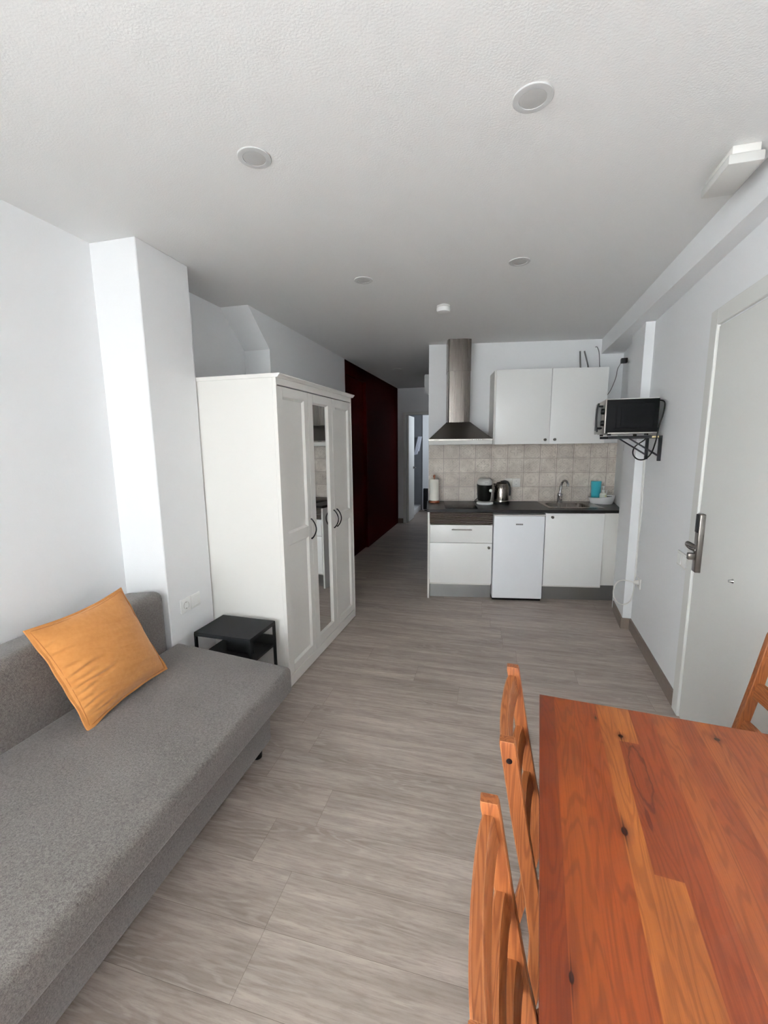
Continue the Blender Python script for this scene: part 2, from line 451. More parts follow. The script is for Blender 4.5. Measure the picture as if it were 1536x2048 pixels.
struct('ceiling', box(new(), -2.3, 1.75, -5.15, 10.2, CEIL, CEIL+.12), 'ceil')
LY0, LY1, LZ0, LZ1 = -2.1, -.55, .06, 2.38
bm = new(); box(bm, -2.12, -1.98, LY1, 3.3, 0, CEIL); box(bm, -2.12, -1.98, -5.15, LY0, 0, CEIL)
box(bm, -2.12, -1.98, LY0, LY1, 0, LZ0); box(bm, -2.12, -1.98, LY0, LY1, LZ1, CEIL)
struct('wall_left', bm, 'wall')
bm = new()
for a, b in ((LY0, LY0+.05), (LY1-.05, LY1), ((LY0+LY1)/2-.04, (LY0+LY1)/2+.04)): box(bm, -2.08, -2.02, a, b, LZ0, LZ1, .004, 1)
for a, b in ((LZ0, LZ0+.06), (LZ1-.06, LZ1)): box(bm, -2.08, -2.02, LY0+.05, LY1-.05, a, b, .004, 1)
win2 = struct('window_2', bm, 'white')
for a, b in ((LY0+.05, (LY0+LY1)/2-.04), ((LY0+LY1)/2+.04, LY1-.05)):
    obj('pane', box(new(), -2.053, -2.047, a, b, LZ0+.06, LZ1-.06), 'glass', win2)
struct('wall_left_pillar', box(new(), -1.985, -1.708, 1.885, 2.258, 0, CEIL, .004, 1), 'wall')
# stretch of the corridor wall whose end slopes back under the ceiling
struct('wall_corridor_left', prism(new(), [(3.24, 0), (3.24, 2.25), (2.95, CEIL), (5.03, CEIL), (5.03, 0)], 'x', -2.12, -1.755), 'wall')
bm = new()
box(bm, -2.12, -1.76, 5.03, 8.0, 2.34, CEIL); box(bm, -2.12, -1.76, 5.03, 5.085, 0, 2.34); box(bm, -2.12, -1.76, 5.92, 8.0, 0, 2.34)
box(bm, -2.12, -1.80, 5.085, 5.92, 0, 2.34)
struct('wall_corridor_red', bm, 'red')
bm = new()
box(bm, -2.3, -1.60, 7.95, 8.06, 0, CEIL); box(bm, -.78, -.5, 7.95, 8.06, 0, CEIL); box(bm, -1.60, -.78, 7.95, 8.06, 2.02, CEIL)
struct('wall_corridor_end', bm, 'wall')
struct('wall_corridor_right', box(new(), -.70, -.55, 4.72, 8.0, 0, CEIL), 'wall')
bm = new(); box(bm, 0, 2.15, .6, .74, 0, CEIL)
struct('wall_kitchen', bm, 'wall', loc=K0, rotz=KA)
def xr(y): return 1.032+.0643*(y-2.575)
struct('wall_right', prism(new(), [(xr(-5.15), -5.15), (1.6, -5.15), (1.6, 3.7), (xr(3.7), 3.7)], 'z', 0, CEIL), 'wall')
struct('wall_right_pillar', prism(new(), [(1.041, 3.68), (1.6, 3.68), (1.6, 4.16), (1.083, 4.16)], 'z', 0, CEIL), 'wall')
struct('wall_alcove', prism(new(), [(1.124, 4.16), (1.6, 4.16), (1.6, 5.2), (1.244, 5.2)], 'z', 0, CEIL), 'wall')
struct('ceiling_beam', prism(new(), [(.876, .55), (1.4, .55), (1.4, 5.1), (1.0035, 5.1)], 'z', 2.358, CEIL), 'wall')
# rear wall with the tall window that lights the room
WX0, WX1, WZ0, WZ1 = -1.9, -.05, .06, 2.38
bm = new()
box(bm, -2.12, WX0, -5.15, -5.0, 0, CEIL); box(bm, WX1, .62, -5.15, -5.0, 0, CEIL)
box(bm, WX0, WX1, -5.15, -5.0, 0, WZ0); box(bm, WX0, WX1, -5.15, -5.0, WZ1, CEIL)
struct('wall_rear', bm, 'wall')
bm = new()
for a, b in ((WX0, WX0+.05), (WX1-.05, WX1), ((WX0+WX1)/2-.04, (WX0+WX1)/2+.04)): box(bm, a, b, -5.1, -5.04, WZ0, WZ1, .004, 1)
for a, b in ((WZ0, WZ0+.06), (WZ1-.06, WZ1)): box(bm, WX0+.05, WX1-.05, -5.1, -5.04, a, b, .004, 1)
win = struct('window_1', bm, 'white')
for a, b in ((WX0+.05, (WX0+WX1)/2-.04), ((WX0+WX1)/2+.04, WX1-.05)):
    obj('pane', box(new(), a, b, -5.073, -5.067, WZ0+.06, WZ1-.06), 'glass', win)
# skirting
sk = .088; tk = .013
def skirt(name, a, b):
    a, b = Vector(a), Vector(b); d = (b-a).normalized(); n = Vector((-d.y, d.x, 0))
    pts = [a, b, b+n*tk, a+n*tk]
    return struct(name, prism(new(), [(p.x, p.y) for p in pts], 'z', 0, sk), 'base')
skirt('baseboard_right', (xr(2.60), 2.60, 0), (xr(3.68), 3.68, 0))
skirt('baseboard_right_pillar_front', (xr(3.68)-.0, 3.68, 0), (1.041-tk, 3.68, 0))
skirt('baseboard_right_pillar_side', (1.041, 3.68-tk*0, 0), (1.0805, 4.08, 0))
skirt('baseboard_right_near', (xr(-5.0), -5.0, 0), (xr(1.5), 1.5, 0))
skirt('baseboard_corridor_end', (-1.66, 7.95, 0), (-1.76, 7.95, 0))
# bathroom past the corridor
struct('wall_bath_back', box(new(), -2.3, -1.56, 9.62, 9.72, 0, CEIL), 'bathshade')
struct('wall_bath_back_white', box(new(), -1.56, -.3, 9.60, 9.72, 0, CEIL), 'wall')
struct('wall_bath_left', box(new(), -2.35, -2.25, 8.06, 9.72, 0, CEIL), 'bathshade')
struct('wall_bath_right', box(new(), -.4, -.3, 8.06, 9.72, 0, CEIL), 'wall')

# tiled splashback: every tile a face with its own pattern seed
def build_tiles():
    bm = new(); lay = bm.loops.layers.float_vector.new('tuv')
    us = [-.005+.1662*i for i in range(13)]; zs = [.8845, 1.037, 1.187, 1.336, 1.484]
    rr = random.Random(11)
    colseed = [rr.random() for _ in range(16)]
    for j in range(4):
        for i in range(12):
            a, b = max(us[i], .003), min(us[i+1], 1.935)
            lo, hi = zs[j], zs[j+1]
            # patterns alternate in pairs along a course
            s = [rr.random(), (.31, .66)[i % 2] if i > 5 else (.12, .44)[i % 2], (.93, .81)[i % 2] if i > 4 else rr.random(), rr.random()][j]
            vs = [bm.verts.new((p[0], .594, p[1])) for p in ((a, lo), (b, lo), (b, hi), (a, hi))]
            f = bm.faces.new(vs)
            for l, (pu, pz) in zip(f.loops, ((a, lo), (b, lo), (b, hi), (a, hi))):
                l[lay] = ((pu-us[i])/.1662*2-1, (pz-lo)/(hi-lo)*2-1, s)
    r = bmesh.ops.extrude_face_region(bm, geom=list(bm.faces))
    for v in [q for q in r['geom'] if isinstance(q, bmesh.types.BMVert)]: v.co.y = .5995
    me = bpy.data.meshes.new('wall_kitchen_tiles'); bmesh.ops.recalc_face_normals(bm, faces=bm.faces); bm.to_mesh(me); bm.free()
    me.materials.append(M['tiles'])
    o = bpy.data.objects.new('wall_kitchen_tiles', me); COL.objects.link(o); o.location = K0; o.rotation_euler.z = KA
    o['kind'] = 'structure'
build_tiles()

# entrance door in the right wall (local x into the wall, y along it, z up)
def wthing(*a, s=0, o=0, z=0, **k): return thing(*a, loc=wal(s, o, z), rotz=-WA, **k)
def build_entrance():
    dw = .86
    bm = new()
    box(bm, -.016, .05, -.082, 0, 0, 2.122, .003, 1)                       # far jamb
    box(bm, -.016, .05, -.082-dw-.082, -.082-dw, 0, 2.122, .003, 1)        # near jamb
    box(bm, -.016, .05, -.082-dw, -.082, 2.045, 2.122, .003, 1)            # head
    fr = struct('door_1', bm, 'doorw', loc=W0, rotz=-WA)
    leaf = obj('door_leaf', box(new(), -.006, .04, -.082-dw+.003, -.085, .008, 2.038, .003, 1), 'doorw', fr)
    # smart lock: long narrow housing with reader, lever and thumb turn
    lk = obj('lock_housing', box(new(), -.031, .002, -.168, -.121, .842, 1.140, .006, 3), 'nickel', fr, label='satin steel electronic lock housing')
    obj('card_reader', box(new(), -.0335, -.028, -.163, -.122, 1.045, 1.137, .003, 2), 'blackplastic', lk, label='black card reader')
    bm = new()
    pts = smoothpath([(-.025, -.142, .955), (-.048, -.138, .962), (-.064, -.136, .978), (-.066, -.15, .990), (-.064, -.19, .991), (-.062, -.235, .989)], 6)
    tube(bm, pts, .0105, 10, flat=.8)
    obj('lever', bm, 'nickel', lk, label='curved satin lever handle')
    obj('rose', lathe(new(), [(.0, -.036), (.013, -.036), (.015, -.033), (.015, -.026)], (0, -.142, .955), 20, 'x', False), 'nickel', lk)
    obj('thumb_turn', box(new(), -.060, -.028, -.155, -.128, .905, .938, .004, 2), 'nickel', lk)
    obj('door_stud', lathe(new(), [(0, -.022), (.006, -.021), (.007, -.012), (.010, -.006), (.010, .003)], (0, -.512, .909), 16, 'x', False), 'chrome', fr, label='small chrome stud low on the door')
build_entrance()

# bathroom door, standing open into the bathroom
bm = new()
box(bm, -1.655, -1.60, 7.935, 8.07, 0, 2.07, .003, 1); box(bm, -.78, -.725, 7.935, 8.07, 0, 2.07, .003, 1); box(bm, -1.60, -.78, 7.935, 8.07, 2.02, 2.07, .003, 1)
d2 = struct('door_2', bm, 'doorw')
obj('door_leaf', box(new(), -1.598, -1.56, 8.0, 8.56, .01, 2.015, .003, 1), 'doorw', d2)
bm = new(); tube(bm, [(-1.56, 8.47, 1.03), (-1.515, 8.47, 1.03), (-1.51, 8.46, 1.03), (-1.51, 8.35, 1.03)], .009, 8)
lathe(bm, [(0, .012), (.025, .012), (.025, 0)], (-1.562, 8.47, 1.03), 16, 'x', False)
obj('handle', bm, 'darksteel', d2)

# ================================================================== CEILING FITTINGS
def downlight(x, y, label, first=[None]):
    if first[0] is None:
        t = thing('ceiling_light', label, 'ceiling light', (x, y, CEIL), 0, 'recessed ceiling lights')
        bm = new(); lathe(bm, [(.0585, 0), (.0585, -.0025), (.057, -.004), (.041, -.0052), (.0395, -.005), (.0390, -.0035)], (0, 0, 0), 48, 'z', False)
        obj('trim_ring', bm, 'ring', t)
        obj('diffuser', lathe(new(), [(0, -.0042), (.037, -.0040), (.0389, -.0036), (.0389, -.0005)], (0, 0, 0), 48, 'z', False), 'diff', t)
        first[0] = t
    else: t = dup(first[0], (x, y, CEIL), 0, label)
    return t
downlight(.079, 1.504, 'large round recessed ceiling light, nearest to the white ceiling box')
downlight(-.849, 1.527, 'round recessed ceiling light above the grey sofa and in front of the pillar')
downlight(.104, 2.705, 'small round recessed ceiling light nearer the beam, farther from the wardrobe')
downlight(-.815, 2.728, 'small round recessed ceiling light above the white wardrobe front')
downlight(-1.309, 5.917, 'faint recessed ceiling light in the dark corridor')

t = thing('smoke_detector', 'white round smoke detector on the ceiling in front of the cooker hood', 'smoke detector', (-.397, 3.377, CEIL))
obj('mounting_base', lathe(new(), [(.05, 0), (.05, -.012), (.048, -.014), (0, -.014)], (0, 0, 0), 32, 'z', False), 'offplastic', t)
obj('cover', lathe(new(), [(.050, -.014), (.051, -.03), (.046, -.042), (.03, -.047), (0, -.048)], (0, 0, 0), 32, 'z', False), 'whitegloss', t)

t = thing('ceiling_box', 'white rectangular box screwed to the ceiling beside the beam', 'ceiling box', (.753, 1.9, CEIL), R(-1.2))
obj('backing_plate', box(new(), .010, .095, .004, .215, -.026, 0, .003, 2), 'white', t)
obj('cover', box(new(), 0, .108, 0, .225, -.060, -.026, .006, 2), 'offplastic', t)

# ================================================================== SOFA
def puff_box(bm, x0, x1, y0, y1, z0, z1, bev, seg=4, cuts=(8, 14, 3), puff=(0, 0, 0), skew=None, wob=.0):
    """cushion-like box: bevelled, cut into a grid and pushed out a little in the middle of each side"""
    box(bm, x0, x1, y0, y1, z0, z1, bev, seg)
    for ax, n, a, b in ((0, cuts[0], x0, x1), (1, cuts[1], y0, y1), (2, cuts[2], z0, z1)):
        for i in range(1, n):
            co = [0, 0, 0]; no = [0, 0, 0]; co[ax] = a+bev+(b-a-2*bev)*i/n; no[ax] = 1
            bmesh.ops.bisect_plane(bm, geom=bm.verts[:]+bm.edges[:]+bm.faces[:], plane_co=co, plane_no=no)
    c = Vector(((x0+x1)/2, (y0+y1)/2, (z0+z1)/2)); hs = Vector(((x1-x0)/2, (y1-y0)/2, (z1-z0)/2))
    for v in bm.verts:
        q = Vector(((v.co[i]-c[i])/hs[i] for i in range(3)))
        w = [max(0, 1-q[i]**4) for i in range(3)]
        for i in range(3):
            j, k = (i+1) % 3, (i+2) % 3
            v.co[i] += puff[i]*q[i]*w[j]*w[k]
        if wob: v.co += Vector((0, 0, wob))*mnoise.noise(v.co*4.)
        if skew: skew(v)
    return bm
sofa = thing('sofa', 'grey fabric sofa with one long seat along the left wall', 'sofa', (-1.4, .72, 0))
SX, SY = -1.4, .72
def S(x0, x1, y0, y1): return x0-SX, x1-SX, y0-SY, y1-SY
def seat_skew(v):
    # far end runs slightly askew: the wall side reaches farther than the front
    t = (v.co.y+SY+.45)/2.27
    v.co.y += (-.082*(v.co.x+SX+1.70)/.74)*max(0, t)**6
    # front face leans out a little towards its bottom edge
    if v.co.x+SX > -1.1: v.co.x += .045*max(0, (.41-v.co.z)/.19)*0 
a = S(-1.705, -.950, -.45, 1.926)
obj('seat', puff_box(new(), *a, .276, .408, .022, 5, (10, 24, 4), (.004, .003, .008), seat_skew), 'sofa', sofa)
a = S(-1.70, -1.03, -.43, 1.73)
obj('base', puff_box(new(), *a, .06, .275, .012, 2, (4, 10, 2), (.004, 0, 0)), 'sofa', sofa)
a = S(-1.965, -1.708, -.45, 1.872)
def back_skew(v):
    if v.co.z > .55: v.co.z -= .035*max(0, (-1.708-SX-v.co.x)/.264)
obj('backrest', puff_box(new(), *a, .10, .738, .05, 5, (6, 22, 6), (.008, 0, .004), back_skew), 'sofa', sofa)
for (x, y) in ((-1.075, 1.665), (-1.66, 1.665), (-1.075, -.36), (-1.66, -.36)):
    obj('leg', lathe(new(), [(.018, 0), (.022, .004), (.026, .062)], (x-SX, y-SY, 0), 20), 'blackplastic', sofa, label='short black foot')

# cushion: affine frame from its measured corners
def build_cushion():
    B = Vector((-1.515, 1.41, .418)); T = Vector((-1.655, 1.335, .842)); 
    ex = Vector((-.035, .452, .006))/2; ey = (T-B)/2; c = (B+T)/2
    n = ex.cross(ey).normalized()
    if n.x < 0: n = -n
    N = 110
    folds = [(.42, .5, .0030), (.15, .35, .0026), (-.02, .75, .0042), (-.13, .55, .0036), (-.27, .9, .0046), (-.36, .45, .0032), (-.52, .35, .0028),
             (-.63, .6, .0036), (-.74, .4, .003), (-.83, .7, .0032), (.62, .3, .002)]
    def crease(u, v):
        s = 0
        for v0, ln, am in folds:
            t = (u+.97)/ln
            if t < 0 or t > 1: continue
            d = v-(v0+.10*(u+1)+.02*sin(7*u+v0*20))
            w = .022+.02*t
            s += 1.9*am*(-math.exp(-(d/w)**2)+.8*math.exp(-((d-.055)/(w*1.5))**2))*sin(pi*min(1, t*1.0+.12))**.8
        return s
    def surf(side, body=True):
        g = []
        for j in range(N+1):
            row = []
            for i in range(N+1):
                u = -1+2*i/N; v = -1+2*j/N
                pu = u*(1-.055*(1-v*v)*abs(u)**3); pv = v*(1-.09*(1-u*u)*abs(v)**3)
                h = max(0, (1-u*u))**.62*max(0, (1-v*v))**.62
                hh = .078*h*(1+.0*v)
                wr = crease(u, v)*h**.3 + .004*mnoise.noise(Vector((u*2.2, v*6., side)))*h**.4
                ed = .006*mnoise.noise(Vector((u*5, v*5, 3.)))*(1-min(1, h*6))
                row.append(c+ex*pu+ey*pv+n*(side*(hh+wr)+ed))
            g.append(row)
        return g
    bm = new()
    F = surf(1); K = surf(-1)
    def grid(g, flip):
        V = [[bm.verts.new(p) for p in r] for r in g]
        for j in range(N):
            for i in range(N):
                q = (V[j][i], V[j][i+1], V[j+1][i+1], V[j+1][i])
                bm.faces.new(q if not flip else q[::-1])
        return V
    grid(F, False); grid(K, True)
    bmesh.ops.remove_doubles(bm, verts=bm.verts, dist=.0004)
    org = Vector((-1.52, 1.41, .408))
    cu = thing('cushion', 'ochre linen cushion leaning against the sofa backrest', 'cushion', org)
    xform(bm, Matrix.Translation(-org))
    obj('cover', bm, 'linen', cu, smooth=60)
    # flat stitched flange all round, slightly wavy
    bm = new(); rim = []
    def edge(t):
        t = t % 4
        s = t % 1
        u, v = [(-1+2*s, -1), (1, -1+2*s), (1-2*s, 1), (-1, 1-2*s)][int(t)]
        pu = u*(1-.055*(1-v*v)*abs(u)**3); pv = v*(1-.09*(1-u*u)*abs(v)**3)
        return u, v, pu, pv
    K2 = 160; prev = None; first = None
    for k in range(K2):
        u, v, pu, pv = edge(4*k/K2)
        base = c+ex*pu+ey*pv
        out = (ex.normalized()*(pu*abs(pu)**6)+ey.normalized()*(pv*abs(pv)**6))
        if out.length < 1e-4: out = base-c
        out.normalize()
        wv = n*(.0018*sin(k*.63)+.0025*sin(k*.29+1))
        a = [bm.verts.new(base-out*.014+n*s*.006-org) for s in (1, -1)]
        b = [bm.verts.new(base+out*.007+wv+n*s*.0035-org) for s in (1, -1)]
        ring = [a[0], b[0], b[1], a[1]]
        if prev:
            for i in range(4): bm.faces.new((prev[i], prev[(i+1) % 4], ring[(i+1) % 4], ring[i]))
        else: first = ring
        prev = ring
    for i in range(4): bm.faces.new((prev[i], prev[(i+1) % 4], first[(i+1) % 4], first[i]))
    obj('flange', bm, 'linen', cu, smooth=60)
    bm = new(); ring = []
    for k in range(K2+1):
        u, v, pu, pv = edge(4*k/K2)
        base = c+ex*pu*.968+ey*pv*.968
        h = max(0, (1-(u*.968)**2))**.62*max(0, (1-(v*.968)**2))**.62
        ring.append(base+n*(.078*h+.0012)-org)
    tube(bm, ring, .0011, 6)
    obj('seam', bm, 'thread', cu, label='darker stitched seam')
build_cushion()

# ================================================================== SIDE TABLE
t = thing('side_table', 'small square black metal side table between sofa and wardrobe', 'side table', (-1.62, 1.955, 0), R(-2))
w, d, h = .365, .262, .46
bm = new(); box(bm, 0, w, 0, d, h-.008, h, .0015, 1); 
for a in ((0, w, 0, .012, h-.022, h-.008), (0, w, d-.012, d, h-.022, h-.008), (0, .012, .012, d-.012, h-.022, h-.008), (w-.012, w, .012, d-.012, h-.022, h-.008)): box(bm, *a)
obj('table_top', bm, 'black', t)
bm = new(); box(bm, .012, w-.012, .004, d-.004, .300, .312); 
obj('lower_shelf', bm, 'black', t)
obj('storage_panel', box(new(), .13, .30, .11, .125, .312, h-.022), 'black', t)
obj('lower_panel', box(new(), .05, w-.012, d-.016, d-.006, .312, .372), 'black', t)
for x in (0, w-.014):
    for y in (0, d-.014): obj('leg', box(new(), x, x+.014, y, y+.014, 0, h-.022), 'black', t)

# ================================================================== WARDROBE
def build_wardrobe():
    t = thing('wardrobe', 'white three door wardrobe with narrow mirror in the middle door', 'wardrobe', (-1.19, 2.248, 0), R(-1.98))
    W, D, H = 1.185, .54, 1.895
    bm = new()
    box(bm, -D, -.022, 0, .018, 0, H-.02, .001, 1); box(bm, -D, -.022, W-.018, W, 0, H-.02, .001, 1)
    box(bm, -D, -.03, .018, W-.018, .06, .08); box(bm, -D, -.03, .018, W-.018, H-.04, H-.02); box(bm, -D, -D+.01, .018, W-.018, .06, H-.02)
    box(bm, -.022, 0, 0, .012, 0, H-.02, .001, 1); box(bm, -.022, 0, W-.012, W, 0, H-.02, .001, 1)
    box(bm, -.022, -.001, .012, W-.012, 1.836, H-.02)
    obj('body', bm, 'white', t)
    # cornice: top board with a rounded overhanging front edge
    prof = [(-D-.005, H-.022), (.012, H-.022), (.018, H-.018), (.022, H-.011), (.027, H-.008), (.029, H-.003), (.027, H), (-D-.005, H)]
    bm = new(); prism(bm, prof, 'y', -.006, W+.008); obj('cornice', bm, 'white', t)
    obj('plinth', box(new(), -.02, 0, .012, W-.012, .004, .072, .001, 1), 'white', t)
    def frame(bm, y0, y1, z0, z1, openings):
        """door frame with rectangular openings (given bottom to top), bevelled moulding and a recessed panel"""
        x0, x1 = -.022, -.003
        oy0, oy1 = openings[0][0], openings[0][1]
        box(bm, x0, x1, y0, oy0, z0, z1, .0012, 1); box(bm, x0, x1, oy1, y1, z0, z1, .0012, 1)
        zz = z0
        for (a, b, c, e) in openings:
            box(bm, x0, x1, oy0, oy1, zz, c); zz = e
        box(bm, x0, x1, oy0, oy1, zz, z1)
        for (a, b, c, e) in openings:
            m = .011; dp = .014
            out = [(x1-.001, a, c), (x1-.001, b, c), (x1-.001, b, e), (x1-.001, a, e)]
            mid = [(x1-.004, a+.003, c+.003), (x1-.004, b-.003, c+.003), (x1-.004, b-.003, e-.003), (x1-.004, a+.003, e-.003)]
            inn = [(x1-dp, a+m, c+m), (x1-dp, b-m, c+m), (x1-dp, b-m, e-m), (x1-dp, a+m, e-m)]
            R1, R2, R3 = [[bm.verts.new(p) for p in q] for q in (out, mid, inn)]
            for A, B in ((R1, R2), (R2, R3)):
                for i in range(4): bm.faces.new((A[i], A[(i+1) % 4], B[(i+1) % 4], B[i]))
            bm.faces.new(R3)
        return bm
    dz0, dz1 = .076, 1.8295
    edges = [.0135, .396, .7895, W-.0135]
    for i in range(3):
        y0, y1 = edges[i]+.0015, edges[i+1]-.0015
        if i == 1: ops = [(y0+.068, y1-.072, .142, 1.775)]
        else: ops = [(y0+.058, y1-.055, .128, .898), (y0+.058, y1-.055, .968, 1.772)]
        d = obj('door', frame(new(), y0, y1, dz0, dz1, ops), 'white', t, smooth=25)
        if i == 1:
            a, b, c, e = ops[0]
            obj('mirror', box(new(), -.0168, -.0165, a+.012, b-.012, c+.012, e-.012), 'mirror', d, label='narrow tall mirror')
        hy = (edges[1]-.017, edges[2]-.020, edges[2]+.038)[i]
        pts = [(-.004, hy, .876), (.004, hy, .878), (.020, hy, .898), (.031, hy, .923), (.034, hy, .942), (.031, hy, .962), (.020, hy, .987), (.004, hy, 1.007), (-.004, hy, 1.009)]
        pp = smoothpath(pts, 5)
        rad = [.0042+.0022*(abs(k-len(pp)/2)/(len(pp)/2))**6 for k in range(len(pp))]
        obj('handle', tube(new(), pp, .004, 10, rad), 'black', d, label='black bow handle')
build_wardrobe()
# ================================================================== DINING TABLE
def build_table():
    t = thing('dining_table', 'honey-stained pine dining table with knotty glued top', 'dining table', (.154, 1.287, 0), R(-5.39))
    Wd, Ln, H, th = .737, 1.185, .74, .022
    bm = new(); rnd = bm.faces.layers.float.new('rnd'); tint = bm.faces.layers.float_color.new('tint')
    xs = [0, .041, .092, .154, .192, .238, .292, .342, .394, .446, .498, .552, .604, .656, .705, Wd]
    cs = [(156, 72, 30), (188, 100, 42), (184, 94, 40), (208, 130, 66), None, (172, 88, 48), (192, 112, 66), (182, 100, 58), (194, 116, 70),
          (180, 100, 58), (196, 116, 70), (176, 96, 54), (190, 110, 64), (180, 98, 58), (192, 112, 66)]
    def stave(x0, x1, t0, t1, c, s):
        n0 = len(bm.faces); box(bm, x0, x1, -t1, -t0, H-th, H)
        bm.faces.ensure_lookup_table()
        for f in bm.faces[n0:]:
            f[rnd] = s; f[tint] = srgb(*c)
    for i, c in enumerate(cs):
        s = (i*.377) % 1
        if c: stave(xs[i], xs[i+1], 0, Ln, c, s)
        else:
            stave(xs[i], xs[i+1], 0, .1525, (206, 132, 70), .11)
            stave(xs[i], xs[i+1], .1525, .5215, (164, 82, 42), .53)
            stave(xs[i], xs[i+1], .5215, Ln, (204, 128, 66), .81)
    obj('tabletop', bm, 'table', t, smooth=0)
    a, b = .03, .05
    bm = new()
    for q in ((a+.02, Wd-a-.02, -a-.022, -a-.0, H-th-.085, H-th), (a+.02, Wd-a-.02, -Ln+a, -Ln+a+.022, H-th-.085, H-th),
              (a, a+.022, -Ln+a+.02, -a-.02, H-th-.085, H-th), (Wd-a-.022, Wd-a, -Ln+a+.02, -a-.02, H-th-.085, H-th)): box(bm, *q)
    obj('apron', bm, 'pine_x', t)
    for x in (a, Wd-a-b):
        for y in (-a-b, -Ln+a): obj('leg', box(new(), x, x+b, y, y+b, 0, H-th, .003, 2), 'pine', t)
build_table()

# ================================================================== CHAIRS
def postx(z):
    pts = [(0, -.058), (.20, -.020), (.30, -.004), (.36, 0), (.42, -.002), (.48, -.011), (.56, -.027), (.70, -.053), (.80, -.070), (.88, -.0835)]
    for (a, b), (c, d) in zip(pts, pts[1:]):
        if a <= z <= c: return b+(d-b)*(z-a)/(c-a)
    return pts[-1][1]
def build_chair(label, loc, rotz, group):
    t = thing('dining_chair', label, 'chair', loc, rotz, group)
    hw = .1595; pt = .033; py = .024
    for s in (1, -1):
        bm = new(); secs = []
        zs = [0, .08, .16, .24, .30, .34, .38, .42, .46, .52, .60, .70, .80, .872, .88]
        for z in zs:
            x = postx(z); k = .0012 if z > .878 else 0
            d = pt/2*(1.18 if .3 < z < .5 else 1.)-k; e = py/2-k
            b = .002
            secs.append([(x-d, s*hw-e+b, z), (x-d+b, s*hw-e, z), (x+d-b, s*hw-e, z), (x+d, s*hw-e+b, z), (x+d, s*hw+e-b, z), (x+d-b, s*hw+e, z), (x-d+b, s*hw+e, z), (x-d, s*hw+e-b, z)])
        p = obj('rear_leg', sweep(bm, secs), 'pine', t, smooth=40)
        obj('bolt', lathe(new(), [(0, s*.0015), (.0045, s*.0015), (.0062, s*.0012), (.0062, -s*.004)], (postx(.838)-.001, s*(hw+py/2), .838), 16, 'y', False), 'bolt', p, label='dark bolt head')
        obj('front_leg', box(new(), .315, .348, s*hw-.0165, s*hw+.0165, 0, .418, .003, 2), 'pine', t)
    for z0, z1 in ((.800, .857), (.655, .708), (.515, .570)):
        secs = []; n = 18
        for k in range(n+1):
            y = -(hw-py/2+.003)+2*(hw-py/2+.003)*k/n
            q = 1-(y/(hw-py/2))**2
            bul = -.011*max(0, q)**.7
            ctr = []
            for z, hd in ((z0, .0105), (z1, .0105)):
                ctr.append((postx(z)+bul-.004, hd))
            (xa, h0), (xb, h1) = ctr; r = .003
            secs.append([(xa-h0, y, z0+r), (xa-h0+r, y, z0), (xa+h0-r, y, z0), (xa+h0, y, z0+r), (xb+h1, y, z1-r), (xb+h1-r, y, z1), (xb-h1+r, y, z1), (xb-h1, y, z1-r)])
        obj('back_slat', sweep(new(), secs), 'pine_y', t, smooth=40)
    obj('seat', box(new(), .016, .372, -.18, .18, .418, .436, .005, 2), 'pine_x', t)
    bm = new()
    box(bm, .02, .315, hw-.011, hw+.007, .362, .418); box(bm, .02, .315, -hw-.007, -hw+.011, .362, .418); box(bm, .322, .340, -hw+.0165, hw-.0165, .362, .418)
    obj('seat_rail', bm, 'pine_x', t)
    for s in (1, -1): obj('stretcher', box(new(), -.02, .315, s*hw-.009, s*hw+.009, .17, .20), 'pine_x', t)
    return t
ch = build_chair('pine slat-back chair, second from the viewer, nearer the wardrobe, dark bolt on its post', (.138, 1.015, 0), R(-4.2), 'dining chairs around the pine table')
dup(ch, (.090, .534, 0), R(-.6), 'pine slat-back chair closest to the viewer, tucked in beside the table')
dup(ch, (.806, 1.425, 0), R(178), 'pine slat-back chair across the table, standing in front of the white entrance door')

# ================================================================== KITCHEN
def kthing(name, label, cat, u=0, d=0, z=0, group=None, rot=0.): return thing(name, label, cat, kit(u, d, z), KA+rot, group)
def knob(parent, u, z, y=0.):
    bm = new(); lathe(bm, [(.011, 0), (.009, -.003), (.006, -.008), (.0085, -.014), (.0125, -.019), (.0125, -.023), (.010, -.0255), (0, -.0262)], (u, y, z), 20, 'y', False)
    return obj('knob', bm, 'darksteel', parent, label='round steel knob')

t = kthing('base_cabinet', 'white base cabinet with drawer, steel plinth and ridged bronze strip, left of the fridge', 'cabinet')
bm = new(); box(bm, -.002, .016, 0, .585, 0, .857, .001, 1); obj('side_panel', bm, 'white', t)
bm = new(); box(bm, .018, .034, .02, .58, .14, .855); box(bm, .59, .606, .02, .58, .14, .855); box(bm, .034, .59, .02, .58, .14, .156); box(bm, .034, .59, .565, .58, .156, .855)
obj('body', bm, 'white', t)
bm = new(); n = 7
for i in range(n):
    z0 = .737+i*.0165
    prism(bm, [(.012, z0), (-.0, z0+.003), (-.004, z0+.008), (-.0, z0+.013), (.012, z0+.0162)], 'x', .019, .606)
obj('vent_strip', bm, 'vent', t)
dr = obj('drawer', box(new(), .020, .607, -.001, .018, .561, .732, .0015, 2), 'whitegloss', t)
bm = new(); tube(bm, [(.224, -.03, .6925), (.412, -.03, .6925)], .0055, 10)
for x in (.238, .398): tube(bm, [(x, -.03, .6925), (x, 0, .6925)], .004, 8)
obj('handle', bm, 'steelx', dr, label='brushed bar handle')
do = obj('door', box(new(), .020, .607, -.001, .018, .160, .557, .0015, 2), 'whitegloss', t)
knob(do, .575, .518)
obj('plinth', box(new(), .018, .61, .05, .062, .003, .15), 'plinth', t)

